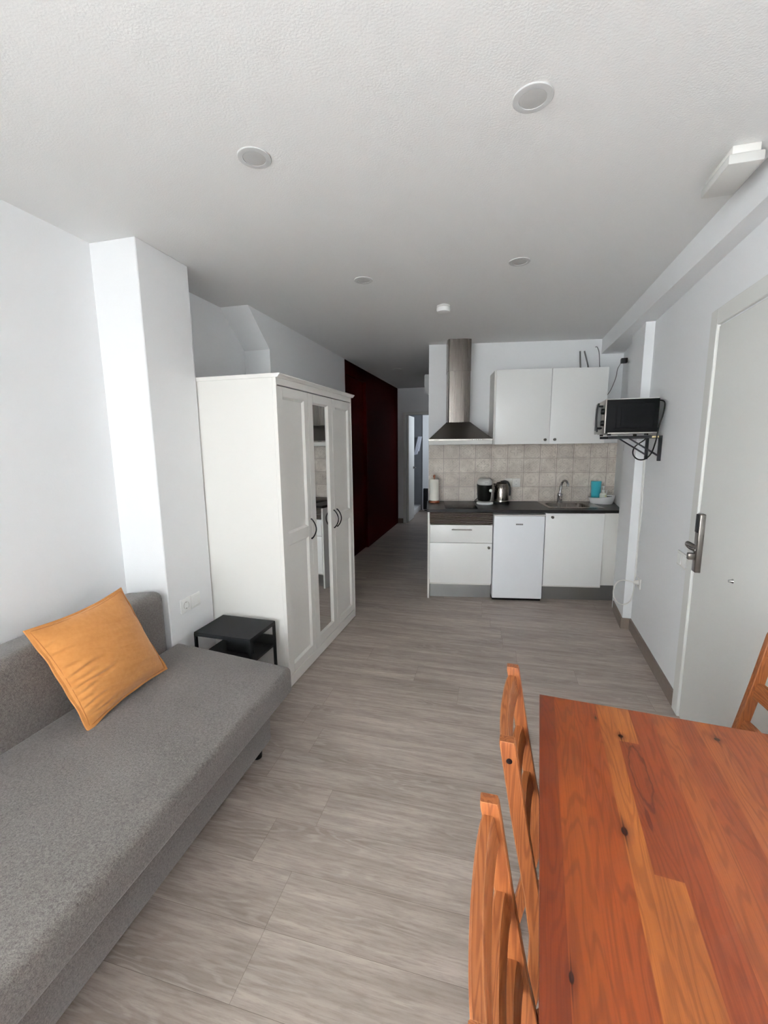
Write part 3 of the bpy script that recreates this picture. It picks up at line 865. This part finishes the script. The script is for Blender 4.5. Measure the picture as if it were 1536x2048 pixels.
t = kthing('fridge', 'small white under-counter fridge between the two base cabinets', 'fridge')
obj('cabinet', box(new(), .620, 1.070, .035, .54, .02, .832, .006, 2), 'fridge', t)
dd = obj('door', box(new(), .614, 1.075, -.030, .030, .030, .826, .008, 3), 'fridge', t)
obj('worktop', box(new(), .612, 1.077, -.028, .54, .826, .838, .004, 2), 'offplastic', t)
obj('hinge_cover', prism(new(), [(.985, -.045), (1.075, -.045), (1.075, -.01), (1.03, -.01)], 'z', .832, .842), 'offplastic', t)
obj('kick_plate', box(new(), .620, 1.070, .0, .05, .004, .028), 'blackplastic', t)
bm = new()
for i, (a, b) in enumerate(((0, .011), (.0125, .022), (.0235, .033), (.0345, .044), (.0455, .053), (.0545, .063))):
    box(bm, .814+a, .814+b, -.0312, -.0298, .742, .755)
    if i in (1, 3): pass
obj('brand_badge', bm, 'greycable', dd, label='small dark raised badge')
for x in (.65, 1.04): obj('foot', lathe(new(), [(.015, 0), (.015, .022)], (x, .06, 0), 12), 'blackplastic', t)

t = kthing('sink_cabinet', 'white base cabinet under the sink, right of the fridge', 'cabinet')
bm = new(); box(bm, 1.084, 1.10, .02, .58, .14, .855); box(bm, 1.60, 1.616, .02, .58, .14, .855); box(bm, 1.10, 1.60, .02, .58, .14, .156); box(bm, 1.10, 1.60, .565, .58, .156, .66)
obj('body', bm, 'white', t)
do = obj('door', box(new(), 1.086, 1.606, -.001, .018, .158, .850, .0015, 2), 'whitegloss', t)
knob(do, 1.143, .815)
obj('filler_panel', box(new(), 1.6165, 1.752, .022, .038, .163, .853, .001, 1), 'white', t)
obj('plinth', box(new(), 1.10, 1.76, .06, .072, .003, .152), 'plinth', t)

# worktop slab with a cut-out for the sink bowl
sx0, sx1, sy0, sy1 = 1.150, 1.560, .135, .480
t = kthing('countertop', 'long black speckled countertop over the white base cabinets', 'countertop')
bm = new(); z0, z1 = .858, .884
def quadring(bm, outer, inner, z0, z1):
    O1 = [bm.verts.new((x, y, z1)) for x, y in outer]; I1 = [bm.verts.new((x, y, z1)) for x, y in inner]
    O0 = [bm.verts.new((x, y, z0)) for x, y in outer]; I0 = [bm.verts.new((x, y, z0)) for x, y in inner]
    for i in range(4):
        j = (i+1) % 4
        bm.faces.new((O1[i], O1[j], I1[j], I1[i])); bm.faces.new((O0[j], O0[i], I0[i], I0[j]))
        bm.faces.new((O0[i], O0[j], O1[j], O1[i])); bm.faces.new((I0[j], I0[i], I1[i], I1[j]))
quadring(bm, [(-.012, -.020), (1.752, -.020), (1.935, .594), (-.012, .594)], [(sx0, sy0), (sx1, sy0), (sx1, sy1), (sx0, sy1)], z0, z1)
obj('slab', bm, 'counter', t)
obj('front_edging', box(new(), -.012, 1.752, -.0215, -.020, z0, z1-.001), 'blackplastic', t)

t = kthing('cooktop', 'black glass two-zone cooktop set into the countertop below the hood', 'cooktop')
obj('glass_plate', box(new(), .165, .470, .045, .555, .8842, .889, .002, 2), 'blackgloss', t)
bm = new()
for (x, y, r) in ((.317, .42, .09), (.317, .18, .075)):
    lathe(bm, [(r, .8893), (r-.002, .8893)], (x, y, 0), 40, 'z', False)
obj('zone_ring', bm, 'greycable', t)

t = kthing('sink', 'stainless steel inset sink in the black countertop', 'sink')
bm = new()
r = .0
def rr_pts(x0, x1, y0, y1, rad, n=6):
    out = []
    for cx, cy, a0 in ((x1-rad, y0+rad, -90), (x1-rad, y1-rad, 0), (x0+rad, y1-rad, 90), (x0+rad, y0+rad, 180)):
        for i in range(n+1):
            a = R(a0+90*i/n); out.append((cx+rad*cos(a), cy+rad*sin(a)))
    return out
secs = []
for (ins, z, rad) in ((0, .8845, .012), (.0, .888, .012), (.006, .8895, .012)):
    secs.append([(x, y, z) for x, y in rr_pts(1.131+ins, 1.640-ins, .078+ins, .560-ins, rad)])
for (x0, x1, y0, y1, z, rad) in ((1.165, 1.545, .150, .425, .8885, .06), (1.170, 1.540, .155, .420, .880, .06), (1.178, 1.532, .163, .412, .76, .055), (1.20, 1.51, .185, .39, .745, .05)):
    secs.append([(x, y, z) for x, y in rr_pts(x0, x1, y0, y1, rad)])
rings = [[bm.verts.new(p) for p in s] for s in secs]
for a, b in zip(rings, rings[1:]):
    for i in range(len(a)): bm.faces.new((a[i], a[(i+1) % len(a)], b[(i+1) % len(a)], b[i]))
bm.faces.new(rings[-1])
obj('bowl', bm, 'steel', t)
bm = new(); lathe(bm, [(.022, -.0), (.022, -.004), (.016, -.006), (.010, -.003), (0, -.003)], (1.29, .4135, .835), 24, 'y', False); obj('overflow', bm, 'chrome', t, label='round chrome overflow')
obj('drain', lathe(new(), [(.04, .745), (.038, .748), (.02, .747), (0, .746)], (1.355, .285, 0), 24, 'z', False), 'chrome', t)

t = kthing('faucet', 'tall chrome kitchen faucet behind the sink bowl', 'faucet', 1.338, .47, .8845)
obj('base', lathe(new(), [(.030, .004), (.030, .008), (.024, .012), (.0225, .06), (.025, .075), (.0245, .09), (.02, .10), (0, .102)], (0, 0, 0), 24), 'chrome', t)
bm = new(); pts = smoothpath([(0, 0, .085), (.003, 0, .14), (.010, -.005, .19), (.020, -.02, .222), (.030, -.06, .232), (.038, -.10, .215), (.040, -.112, .178)], 7)
tube(bm, pts, .0115, 12); obj('spout', bm, 'chrome', t)
bm = new(); tube(bm, smoothpath([(.0, -.02, .07), (-.006, -.055, .075), (-.012, -.10, .045)], 5), .0075, 10); obj('lever', bm, 'chrome', t)

# wall cabinet
t = kthing('wall_cabinet', 'white glossy two-door wall cabinet beside the cooker hood', 'cabinet')
obj('body', box(new(), .624, 1.652, .272, .592, 1.486, 2.178, .001, 1), 'white', t)
for (a, b, k) in ((.641, 1.1475, 1.107), (1.1515, 1.653, 1.196)):
    d = obj('door', box(new(), a, b, .252, .270, 1.484, 2.180, .0015, 2), 'whitegloss', t)
    knob(d, k, 1.524, .252)

# cooker hood
t = kthing('cooker_hood', 'stainless steel pyramid cooker hood with tall chimney', 'cooker hood')
bm = new()
prism(bm, [(.10, 1.524), (.598, 1.524), (.598, 1.538), (.10, 1.538)], 'x', .002, .598)
ctrl = obj('lip', bm, 'steelx', t)
obj('visor', box(new(), .002, .598, .108, .20, 1.489, 1.524, .001, 1), 'offplastic', t, label='pale lower strip')
obj('grease_filter', box(new(), .02, .58, .21, .58, 1.515, 1.523), 'darksteel', t)
bm = new()
b4 = [(.002, .10, 1.538), (.598, .10, 1.538), (.598, .594, 1.538), (.002, .594, 1.538)]; t4 = [(.178, .36, 1.705), (.412, .36, 1.705), (.412, .594, 1.705), (.178, .594, 1.705)]
B = [bm.verts.new(p) for p in b4]; T = [bm.verts.new(p) for p in t4]
for i in range(4): bm.faces.new((B[i], B[(i+1) % 4], T[(i+1) % 4], T[i]))
bm.faces.new(T); bm.faces.new(B[::-1])
obj('canopy', bm, 'darksteel', t, smooth=0)
def chim(z0, z1, g):
    # folded sheet: shallow chamfers either side of the flat front
    x0, x1, y0 = .181-g, .409+g, .372-g
    pts = [(x0, .594), (x0, y0+.05), (x0+.012, y0+.008), (x0+.022, y0), (x1-.07, y0), (x1-.058, y0+.003), (x1-.004, y0+.022), (x1, y0+.03), (x1, .594)]
    return prism(new(), pts, 'z', z0, z1)
obj('lower_chimney', chim(1.7055, 2.205, 0), 'steel', t, smooth=25)
obj('upper_chimney', chim(2.20, 2.4995, .003), 'steel', t, smooth=25)
bm = new()
for i in range(5): lathe(bm, [(.0045, 0), (.0045, -.003), (0, -.0035)], (.425+i*.0165, .10, 1.531), 12, 'y', False)
obj('button', bm, 'whitegloss', ctrl, label='row of five pale push buttons')
bm = new()
for i in range(7): box(bm, .052+i*.0068, .0575+i*.0068, .0992, .1002, 1.5285, 1.5325)
obj('brand_mark', bm, 'blackplastic', ctrl, label='small dark maker mark')

# small things on the worktop
ZT = .8842
t = kthing('paper_towel_holder', 'copper-coloured paper towel holder at the left end of the countertop', 'holder', .062, .47, ZT)
obj('base', lathe(new(), [(0, 0), (.056, 0), (.057, .008), (.054, .02), (0, .022)], (0, 0, 0), 32), 'copper', t)
obj('rod', lathe(new(), [(.006, .02), (.006, .262), (.010, .266), (.013, .276), (.010, .288), (0, .292)], (0, 0, 0), 16, 'z', False), 'copper', t)
t = kthing('paper_towel_roll', 'white paper towel roll standing on its copper holder', 'paper towel', .062, .47, ZT+.0225)
bm = new()
n = 40; prof_o = []
for (r, z) in ((.018, 0), (.048, 0), (.050, .002), (.050, .222), (.048, .224), (.018, .224)): prof_o.append((r, z))
lathe(bm, prof_o+[prof_o[0]], (0, 0, 0), 40, 'z', False)
obj('roll', bm, 'paper', t)

t = kthing('coffee_machine', 'black and white capsule coffee machine beside the kettle', 'coffee machine', .572, .40, ZT)
def oval(rx, ry, z, cy=0, n=28): return [(rx*cos(2*pi*k/n), cy+ry*sin(2*pi*k/n), z) for k in range(n)]
obj('body', sweep(new(), [oval(.060, .085, .03, .03), oval(.066, .09, .05, .03), oval(.070, .095, .10, .02), (oval(.074, .105, .16, .01)), oval(.076, .11, .19, .005), oval(.074, .105, .205, .005)]), 'blackplastic', t, smooth=50)
obj('top_cover', sweep(new(), [oval(.070, .108, .196, -.004), oval(.0735, .114, .203, -.006), oval(.073, .115, .225, -.006), oval(.066, .105, .246, -.002), oval(.05, .085, .258, 0), oval(.02, .04, .262, 0)]), 'offplastic', t, smooth=50, label='pale grey top cover')
obj('drip_tray', sweep(new(), [oval(.074, .085, .0, -.055), oval(.083, .095, .006, -.055), oval(.083, .095, .018, -.055), oval(.076, .087, .026, -.055), oval(.06, .07, .0275, -.055)]), 'whitegloss', t, smooth=50, label='pale oval drip tray')
obj('start_button', lathe(new(), [(.016, 0), (.016, -.008), (.013, -.010), (0, -.0105)], (.052, -.078, .142), 20, 'y', False), 'whitegloss', t)
obj('outlet_nozzle', lathe(new(), [(.006, .178), (.009, .198)], (.0, -.09, 0), 12), 'offplastic', t)
bm = new()
for i in range(5): box(bm, -.012+i*.0065, -.007+i*.0065, -.1222, -.119, .222, .2265)
obj('brand_mark', bm, 'greycable', t)
obj('side_trim', tube(new(), smoothpath([(.066, -.055, .125), (.068, -.06, .09), (.058, -.07, .05), (.045, -.075, .025)], 5), .0035, 8), 'offplastic', t)
obj('power_cord', tube(new(), smoothpath([(-.055, .07, .05), (-.078, .08, .03), (-.085, .10, .005), (-.07, .14, .004)], 6), .003, 8), 'blackplastic', t)

t = kthing('kettle', 'polished steel cordless kettle with black handle next to the coffee machine', 'kettle', .745, .42, ZT)
obj('base_plate', lathe(new(), [(0, 0), (.076, 0), (.078, .006), (.076, .012), (.070, .015), (0, .015)], (0, 0, 0), 36), 'blackplastic', t)
obj('body', lathe(new(), [(0, .0155), (.074, .0155), (.0755, .02), (.0755, .03), (.0735, .034), (.0745, .04), (.074, .10), (.070, .15), (.062, .19), (.052, .206)], (0, 0, 0), 44, 'z', False), 'steel', t, smooth=40)
obj('lid', lathe(new(), [(.053, .205), (.050, .213), (.03, .220), (.012, .222), (.010, .230), (0, .231)], (0, 0, 0), 32, 'z', False), 'blackplastic', t)
bm = new()
sweep(bm, [[(-.052, -.018, .205), (-.052, .018, .205), (-.058, .0, .165), (-.058, 0, .165)], [(-.082, -.009, .207), (-.082, .009, .207), (-.070, 0, .165), (-.070, 0, .165)]])
obj('spout', bm, 'steel', t)
obj('handle', tube(new(), smoothpath([(.0, 0, .222), (.035, 0, .226), (.062, 0, .214), (.078, 0, .180), (.084, 0, .135), (.084, 0, .095), (.081, 0, .08)], 6), .0095, 12, flat=1.1), 'blackplastic', t)

def schuko(parent, x, y, z, axis='y', sgn=-1):
    """one round recessed insert; faces -y (axis y) or -x/+x (axis x)"""
    prof = [(.0215, 0.), (.0215, .0022), (.0195, .0022), (.0188, -.004), (0, -.004)]
    prof = [(r, sgn*a) for r, a in prof]
    o = obj('socket_insert', lathe(new(), prof, (x, y, z), 28, axis, False), 'offplastic', parent)
    bm = new()
    for s in (-1, 1):
        c = (x+s*.0095, y+sgn*-.0035, z) if axis == 'y' else (x+sgn*-.0035, y+s*.0095, z)
        lathe(bm, [(.003, sgn*.0006), (0, sgn*.0006)], c, 10, axis, False)
        if axis == 'y': box(bm, x-.003, x+.003, y+sgn*.0005, y-sgn*.003, z+s*.018-.002, z+s*.018+.002)
        else: box(bm, x+sgn*.0005, x-sgn*.003, y-.003, y+.003, z+s*.018-.002, z+s*.018+.002)
    obj('contact', bm, 'blackplastic', parent)
    return o
t = kthing('wall_socket', 'white double wall socket on the patterned tiles beside the kettle', 'wall socket', .882, .5935, 1.081)
bm = new(); box(bm, -.081, -.0005, -.009, 0, -.0455, .0455, .003, 2); box(bm, .0005, .081, -.009, 0, -.0455, .0455, .003, 2)
obj('cover_plate', bm, 'white', t)
schuko(t, -.040, -.009, 0); schuko(t, .040, -.009, 0)

t = kthing('washing_up_caddy', 'white oval plastic sink caddy at the right end of the countertop', 'caddy', 1.737, .44, ZT, rot=R(-12))
bm = new(); n = 36
def ov(rx, ry, z, tilt=0): return [(rx*cos(2*pi*k/n), ry*sin(2*pi*k/n), z+tilt*cos(2*pi*k/n)) for k in range(n)]
secs = [ov(.098, .078, 0), ov(.106, .086, .01), ov(.121, .098, .066, .010), ov(.125, .102, .072, .011), ov(.117, .094, .072, .011), ov(.102, .082, .014), ov(.095, .075, .012)]
rings = [[bm.verts.new(p) for p in s] for s in secs]
for a, b in zip(rings, rings[1:]):
    for i in range(n): bm.faces.new((a[i], a[(i+1) % n], b[(i+1) % n], b[i]))
bm.faces.new(rings[0][::-1]); bm.faces.new(rings[-1])
obj('tray', bm, 'whitegloss', t, smooth=40)
def cad(x, y, z): return kit(1.737, .44, ZT)+Vector((x*cos(KA-R(12))-y*sin(KA-R(12)), x*sin(KA-R(12))+y*cos(KA-R(12)), z))
o = obj('plastic_cup', lathe(new(), [(.040, 0), (.041, .002), (.049, .205), (.050, .207), (.047, .207), (.0385, .005), (0, .005)], (0, 0, 0), 32, 'z', False), 'teal', loc=cad(-.054, .028, .0125))
tag(o, 'tall teal plastic cup standing in the white sink caddy', 'cup')
t = thing('soap_dispenser', 'clear soap bottle with white pump in the sink caddy', 'soap dispenser', cad(.004, -.046, .0125), KA)
bm = new()
sweep(bm, [oval(.032, .022, 0), oval(.034, .024, .004), oval(.034, .024, .085), oval(.028, .02, .098), oval(.012, .012, .106), oval(.012, .012, .112)])
bt = obj('bottle', bm, 'soap', t, smooth=50)
obj('soap_level', sweep(new(), [oval(.0345, .0245, .01), oval(.0345, .0245, .082)]), 'soapclear', bt, smooth=50)
obj('bottle_label', sweep(new(), [[(.010, -.0255, .02), (.030, -.0135, .02), (.030, -.012, .02), (.010, -.024, .02)], [(.010, -.0255, .08), (.030, -.0135, .08), (.030, -.012, .08), (.010, -.024, .08)]]), 'soapyellow', bt, label='yellowish strip')
bm = new(); lathe(bm, [(.014, .110), (.0145, .126), (.009, .132), (.0045, .134), (.0045, .158), (.011, .160), (.011, .168), (0, .170)], (0, 0, 0), 20, 'z', False)
tube(bm, [(0, 0, .165), (-.022, -.012, .166), (-.030, -.016, .160)], .0042, 8)
obj('pump', bm, 'whitegloss', t)
o = obj('scouring_sponge', box(new(), -.035, .035, -.022, .022, 0, .058, .006, 3), 'sponge', loc=cad(.068, .0, .0135), rotz=KA)
tag(o, 'dark scouring sponge at the right end of the sink caddy', 'sponge')
t = thing('washing_up_brush', 'thin white brush handle sticking out of the sink caddy', 'brush', cad(.040, .034, .0135), KA)
obj('handle', tube(new(), [(0, 0, .02), (.008, .006, .07), (.014, .010, .118)], .0045, 10), 'whitegloss', t)
obj('bristles', lathe(new(), [(.010, 0), (.012, .02), (.006, .024)], (0, 0, 0), 14), 'offplastic', t)

# router with two aerials lying on top of the wall cabinet, its cable, and the cable with the black plug
t = kthing('wifi_router', 'router with two dark aerials on top of the wall cabinet', 'router', 1.50, .50, 2.1795)
obj('case', box(new(), -.08, .09, -.03, .06, 0, .03, .006, 2), 'whitegloss', t)
for x, l in ((-.012, -.012), (.062, -.045)): obj('antenna', tube(new(), [(x, .03, .02), (x+l*.1, .032, .06), (x+l, .035, .20)], .007, 8), 'greycable', t)
def cable(name, pts, r, mat, label, cat='cable', k=8):
    o = obj(name, tube(new(), smoothpath(pts, k), r, 8), mat); return tag(o, label, cat)
cable('network_cable', [kit(1.640, .598, 2.425), kit(1.648, .575, 2.42), kit(1.665, .56, 2.36), kit(1.672, .55, 2.25), kit(1.672, .545, 2.20), kit(1.60, .535, 2.188)], .0035, 'greycable', 'thin grey cable running from the wall under the ceiling to the router')
al = lambda y, o, z: Vector((1.124+.115*(y-4.16)-o, y, z))
t = thing('plug_adapter', 'black plug in the alcove wall under the beam', 'plug', al(4.62, 0.002, 2.245), R(-6.6))
obj('body', box(new(), -.055, 0, -.028, .028, -.022, .022, .006, 2), 'blackplastic', t)
obj('cord', tube(new(), smoothpath([(-.05, 0, -.015), (-.075, .0, -.07), (-.085, .01, -.15), (-.12, .02, -.26), (-.16, .05, -.33), (-.16, .1, -.40), (-.17, .12, -.52)], 8), .003, 8), 'greycable', t, label='thin dark cord hanging from the plug')

# ================================================================== RIGHT WALL THINGS
# microwave on two black brackets
t = wthing('microwave', 'black and silver microwave oven on wall brackets in the corner', 'microwave', s=.645, o=0, z=1.552)
mw, md, mh = .44, .315, .225
fx = -.357; bx = fx+md
obj('case', box(new(), fx+.004, bx, 0, mw, 0.006, mh, .004, 2), 'matte', t, label='black painted casing')
bm = new(); box(bm, fx+.02, bx-.001, -.0012, .0, .001, .007); box(bm, fx+.02, bx, .002, mw-.002, 0, .007)
obj('base_plate', bm, 'steelx', t)
bm = new(); box(bm, fx, bx-.003, 0.0, mw, mh-.001, mh+.0035, .001, 1); obj('top_plate', bm, 'offplastic', t)
front = obj('front_panel', box(new(), fx-.002, fx+.006, .0, mw, .002, mh+.002, .002, 2), 'steelx', t, label='silver front panel')
obj('door_window', box(new(), fx-.004, fx-.001, .15, mw-.03, .03, mh-.03, .001, 1), 'blackgloss', front)
bm = new()
ys = .105
for z in (.040, mh-.035): tube(bm, [(fx+.0, ys, z), (fx-.032, ys, z)], .0065, 10)
tube(bm, smoothpath([(fx-.030, ys, .015), (fx-.037, ys, .05), (fx-.040, ys, mh/2), (fx-.037, ys, mh-.05), (fx-.030, ys, mh-.015)], 6), .0065, 10)
obj('handle', bm, 'blackplastic', front, label='black bow handle')
for z in (.072, .150): obj('control_knob', lathe(new(), [(.020, 0), (.0185, -.018), (.016, -.021), (0, -.0215)], (fx-.001, .048, z), 24, 'x', False), 'blackplastic', front)
# embossed rectangle on the near side
bm = new()
for (a, b, c, e) in ((fx+.062, bx-.025, .030, .034), (fx+.062, bx-.025, mh-.034, mh-.030), (fx+.062, fx+.070, .034, mh-.034), (bx-.030, bx-.025, .034, mh-.034)):
    box(bm, a, b, -.0025, 0.001, c, e, .0008, 1)
box(bm, fx+.092, fx+.096, -.0025, .001, .05, mh-.05, .0008, 1)
obj('side_embossing', bm, 'matte', t)
for x in (fx+.04, bx-.05):
    for y in (.06, mw-.06): obj('foot', lathe(new(), [(.012, -.0125), (.012, .006)], (x, y, 0), 12), 'blackplastic', t)
obj('power_cord', tube(new(), smoothpath([(bx-.004, .03, mh-.02), (bx+.012, .02, mh-.015), (bx+.028, .0, mh-.035), (bx+.02, -.012, .12), (bx+.004, -.015, .06), (bx-.004, -.018, 0), (bx-.008, -.012, -.05), (bx-.02, .02, -.13), (bx-.045, .06, -.172), (bx-.08, .10, -.175), (bx-.105, .13, -.14), (bx-.09, .16, -.09), (bx-.03, .19, -.045), (bx-.006, .22, -.02)], 8), .0045, 8), 'blackplastic', t, label='looped black power cord')

def bracket(s, label):
    t = wthing('shelf_bracket', label, 'shelf bracket', s=s, o=0, z=1.536, group='microwave wall brackets')
    obj('arm', box(new(), -.325, 0, -.0125, .0125, -.018, 0, .001, 1), 'black', t)
    obj('wall_bar', box(new(), -.018, 0, -.0125, .0125, -.168, -.018, .001, 1), 'black', t)
    bm = new(); prism(bm, [(-.200, -.018), (-.185, -.018), (-.018, -.125), (-.018, -.138)], 'y', -.007, .007); obj('brace', bm, 'black', t)
    return t
b1 = bracket(.695, 'black shelf bracket under the microwave, nearer the entrance door')
obj('sticker', box(new(), -.062, -.022, -.0133, -.0125, -.013, -.002), 'cream', b1, label='small cream sticker')
bracket(1.02, 'black shelf bracket under the microwave, nearer the kitchen')

t = wthing('light_switch', 'white double switch plate on the wall beside the entrance door', 'light switch', s=.088, o=0, z=.842)
obj('frame', box(new(), -.009, 0, -.083, .083, -.041, .041, .003, 2), 'white', t)
for y in (-.0405, .0405): obj('rocker', prism(new(), [(-.008, -.029), (-.008, .029), (-.0105, .029), (-.0135, -.029)], 'y', y-.030, y+.030), 'whitegloss', t)
t = wthing('wall_outlet', 'white outlet low on the wall beside the pillar, with white plug', 'wall socket', s=.93, o=0, z=.44)
obj('cover_plate', box(new(), -.009, 0, -.041, .041, -.041, .041, .003, 2), 'white', t)
schuko(t, -.009, 0, 0, 'x', -1)
t = wthing('white_plug', 'white plug with a looping white cable, in the low wall outlet', 'plug', s=.93, o=.0105, z=.444)
obj('plug_body', lathe(new(), [(.018, .004), (.018, -.014), (.012, -.030), (.008, -.034), (0, -.034)], (0, 0, 0), 20, 'x', False), 'white', t)
obj('cord', tube(new(), smoothpath([(-.03, 0, 0), (-.06, .01, .004), (-.10, .03, -.0), (-.135, .05, -.03), (-.150, .06, -.09), (-.145, .06, -.15), (-.115, .05, -.19), (-.075, .05, -.20), (-.03, .06, -.17), (-.008, .08, -.10), (-.004, .09, .05), (-.002, .10, .3)], 8), .0045, 8), 'white', t)
t = wthing('cable_duct', 'white cables hanging down the wall behind the pillar edge', 'cable', s=1.03, o=0, z=.45)
for k, (dy, w) in enumerate(((0, .010), (.035, -.014))):
    obj('cable_strand', tube(new(), smoothpath([(-.006, dy*.3, .01), (-.006, dy+w, .25), (-.006, dy-w*.4, .5), (-.006, dy+.012, .78), (-.006, dy+.02, .95)], 8), .0045, 8), 'white', t)
t = thing('vent_grille', 'small pale plate on the alcove wall under the microwave', 'vent', al(4.40, 0, 1.445), R(-6.6))
obj('plate', box(new(), -.006, 0, -.03, .03, -.03, .03, .002, 1), 'offplastic', t)

# socket on the left pillar
t = thing('wall_socket', 'white double plate with one socket on the pillar above the side table', 'wall socket', (-1.708, 2.051, .593))
bm = new(); box(bm, 0, .009, -.083, -.001, -.041, .041, .003, 2); box(bm, 0, .009, .001, .083, -.041, .041, .003, 2)
obj('cover_plate', bm, 'whitegloss', t)
schuko(t, .009, -.042, 0, 'x', 1)
obj('blank_insert', box(new(), .009, .0105, .013, .071, -.029, .029, .0008, 1), 'whitegloss', t)

# ================================================================== CORRIDOR AND BATHROOM
t = thing('air_conditioner', 'white air conditioner high on the corridor wall, behind the kitchen wall', 'air conditioner', (-.7, 5.95, 2.13))
prof = [(0, .0), (-.12, .0), (-.20, .03), (-.235, .08), (-.245, .14), (-.245, .27), (-.235, .285), (0, .285)]
obj('case', prism(new(), prof, 'y', 0, .85), 'whitegloss', t)
obj('air_flap', prism(new(), [(-.10, -.002), (-.195, .026), (-.197, .018), (-.10, -.008)], 'y', .05, .80), 'white', t)
t = thing('oil_radiator', 'dark ribbed oil radiator standing in the bathroom doorway view', 'radiator', (-1.40, 9.35, 0))
bm = new()
for i in range(3):
    x = -.10+i*.046
    prism(bm, [(p[0], p[1]) for p in rr_pts(-.02, .10, .05, .52, .05)], 'x', x, x+.040)
obj('fins', bm, 'black', t)
bm = new(); box(bm, .040, .10, -.03, .11, .06, .50, .02, 3); obj('control_box', bm, 'blackplastic', t)
bm = new(); tube(bm, [(-.08, .04, .03), (.12, .04, .03)], .012, 8)
obj('wheel_axle', bm, 'blackplastic', t)
bm = new(); box(bm, -2.25, -1.60, 8.72, 9.62, 0, .12, .01, 2)
o = obj('shower_tray', bm, 'whitegloss'); tag(o, 'white shower tray on the bathroom floor past the open door', 'shower tray')
# towel over a rail on the back wall
t = thing('towel_rail', 'thin chrome rail on the bathroom back wall holding the towel', 'rail', (-1.66, 9.618, 1.63))
obj('rail', tube(new(), [(-.22, 0, 0), (-.22, -.06, 0), (.10, -.06, 0), (.10, 0, 0)], .008, 8), 'chrome', t)
n = 14; secs = []
for k in range(n+1):
    x = -.035+.085*k/n; f = .005*sin(k*1.4)
    sh = -.08          # hangs askew
    secs.append([(x, -.078+f, .012), (x, -.050, .014), (x+sh*.7, -.045, -.30), (x+sh*.7, -.040, -.30), (x, -.046, .018), (x, -.074, .022), (x, -.084+f, .012), (x-.095, -.080+f, -.385+.02*(k/n)), (x-.095, -.074+f, -.385+.02*(k/n))])
bm2 = new()
rings = [[bm2.verts.new(p) for p in s] for s in secs]
for a, b in zip(rings, rings[1:]):
    for i in range(9): bm2.faces.new((a[i], a[(i+1) % 9], b[(i+1) % 9], b[i]))
bm2.faces.new(rings[0]); bm2.faces.new(rings[-1][::-1])
o = obj('towel', bm2, 'towel', loc=(-1.62, 9.618, 1.63), smooth=60); tag(o, 'white towel hanging askew in the bathroom past the corridor', 'towel')


# ================================================================== LIGHT
w = bpy.data.worlds.new('sky'); SC.world = w; w.use_nodes = True
nt = w.node_tree; bg = nt.nodes['Background']
sky = nt.nodes.new('ShaderNodeTexSky'); sky.sky_type = 'PREETHAM'; sky.turbidity = 6; sky.sun_direction = (.2, .9, .6)
hs = nt.nodes.new('ShaderNodeHueSaturation'); hs.inputs['Saturation'].default_value = .25
nt.links.new(sky.outputs[0], hs.inputs['Color']); nt.links.new(hs.outputs[0], bg.inputs['Color'])
bg.inputs['Strength'].default_value = .6
def area(name, loc, rot, sx, sy, power, col=(1, 1, 1)):
    l = bpy.data.lights.new(name, 'AREA'); l.shape = 'RECTANGLE'; l.size = sx; l.size_y = sy; l.energy = power; l.color = col
    o = bpy.data.objects.new(name, l); COL.objects.link(o); o.location = loc; o.rotation_euler = rot
    return o
area('window_daylight', ((WX0+WX1)/2, -5.25, 1.35), (R(90), 0, 0), WX1-WX0+.1, 2.4, 290, (.925, .985, 1.02))
area('side_window_daylight', (-2.22, (LY0+LY1)/2, 1.3), (0, R(-90), 0), 2.4, LY1-LY0+.1, 272, (.925, .985, 1.02))
area('bathroom_window_daylight', (-.45, 8.85, 1.75), (0, R(90), 0), .6, .8, 11, (.82, .90, 1.))

# ================================================================== CAMERA
cam = bpy.data.cameras.new('camera'); co = bpy.data.objects.new('camera', cam); COL.objects.link(co)
cam.sensor_fit = 'VERTICAL'; cam.sensor_height = 36.; cam.sensor_width = 27.; cam.lens = 860/2048*36; cam.clip_start = .02
co.matrix_world = Matrix([[0.9689704, -0.0287164, 0.2455028, 0.0], [0.246959, 0.1541404, -0.956688, 0.0], [-0.0103693, 0.9876316, 0.1564493, 1.5], [0, 0, 0, 1]])
SC.camera = co
SC.view_settings.view_transform = 'Standard'; SC.view_settings.look = 'None'; SC.view_settings.gamma = 1.; SC.view_settings.use_curve_mapping = False
SC.view_settings.exposure = .08
SC.cycles.use_denoising = True
SC.cycles.max_bounces = 10; SC.cycles.diffuse_bounces = 6
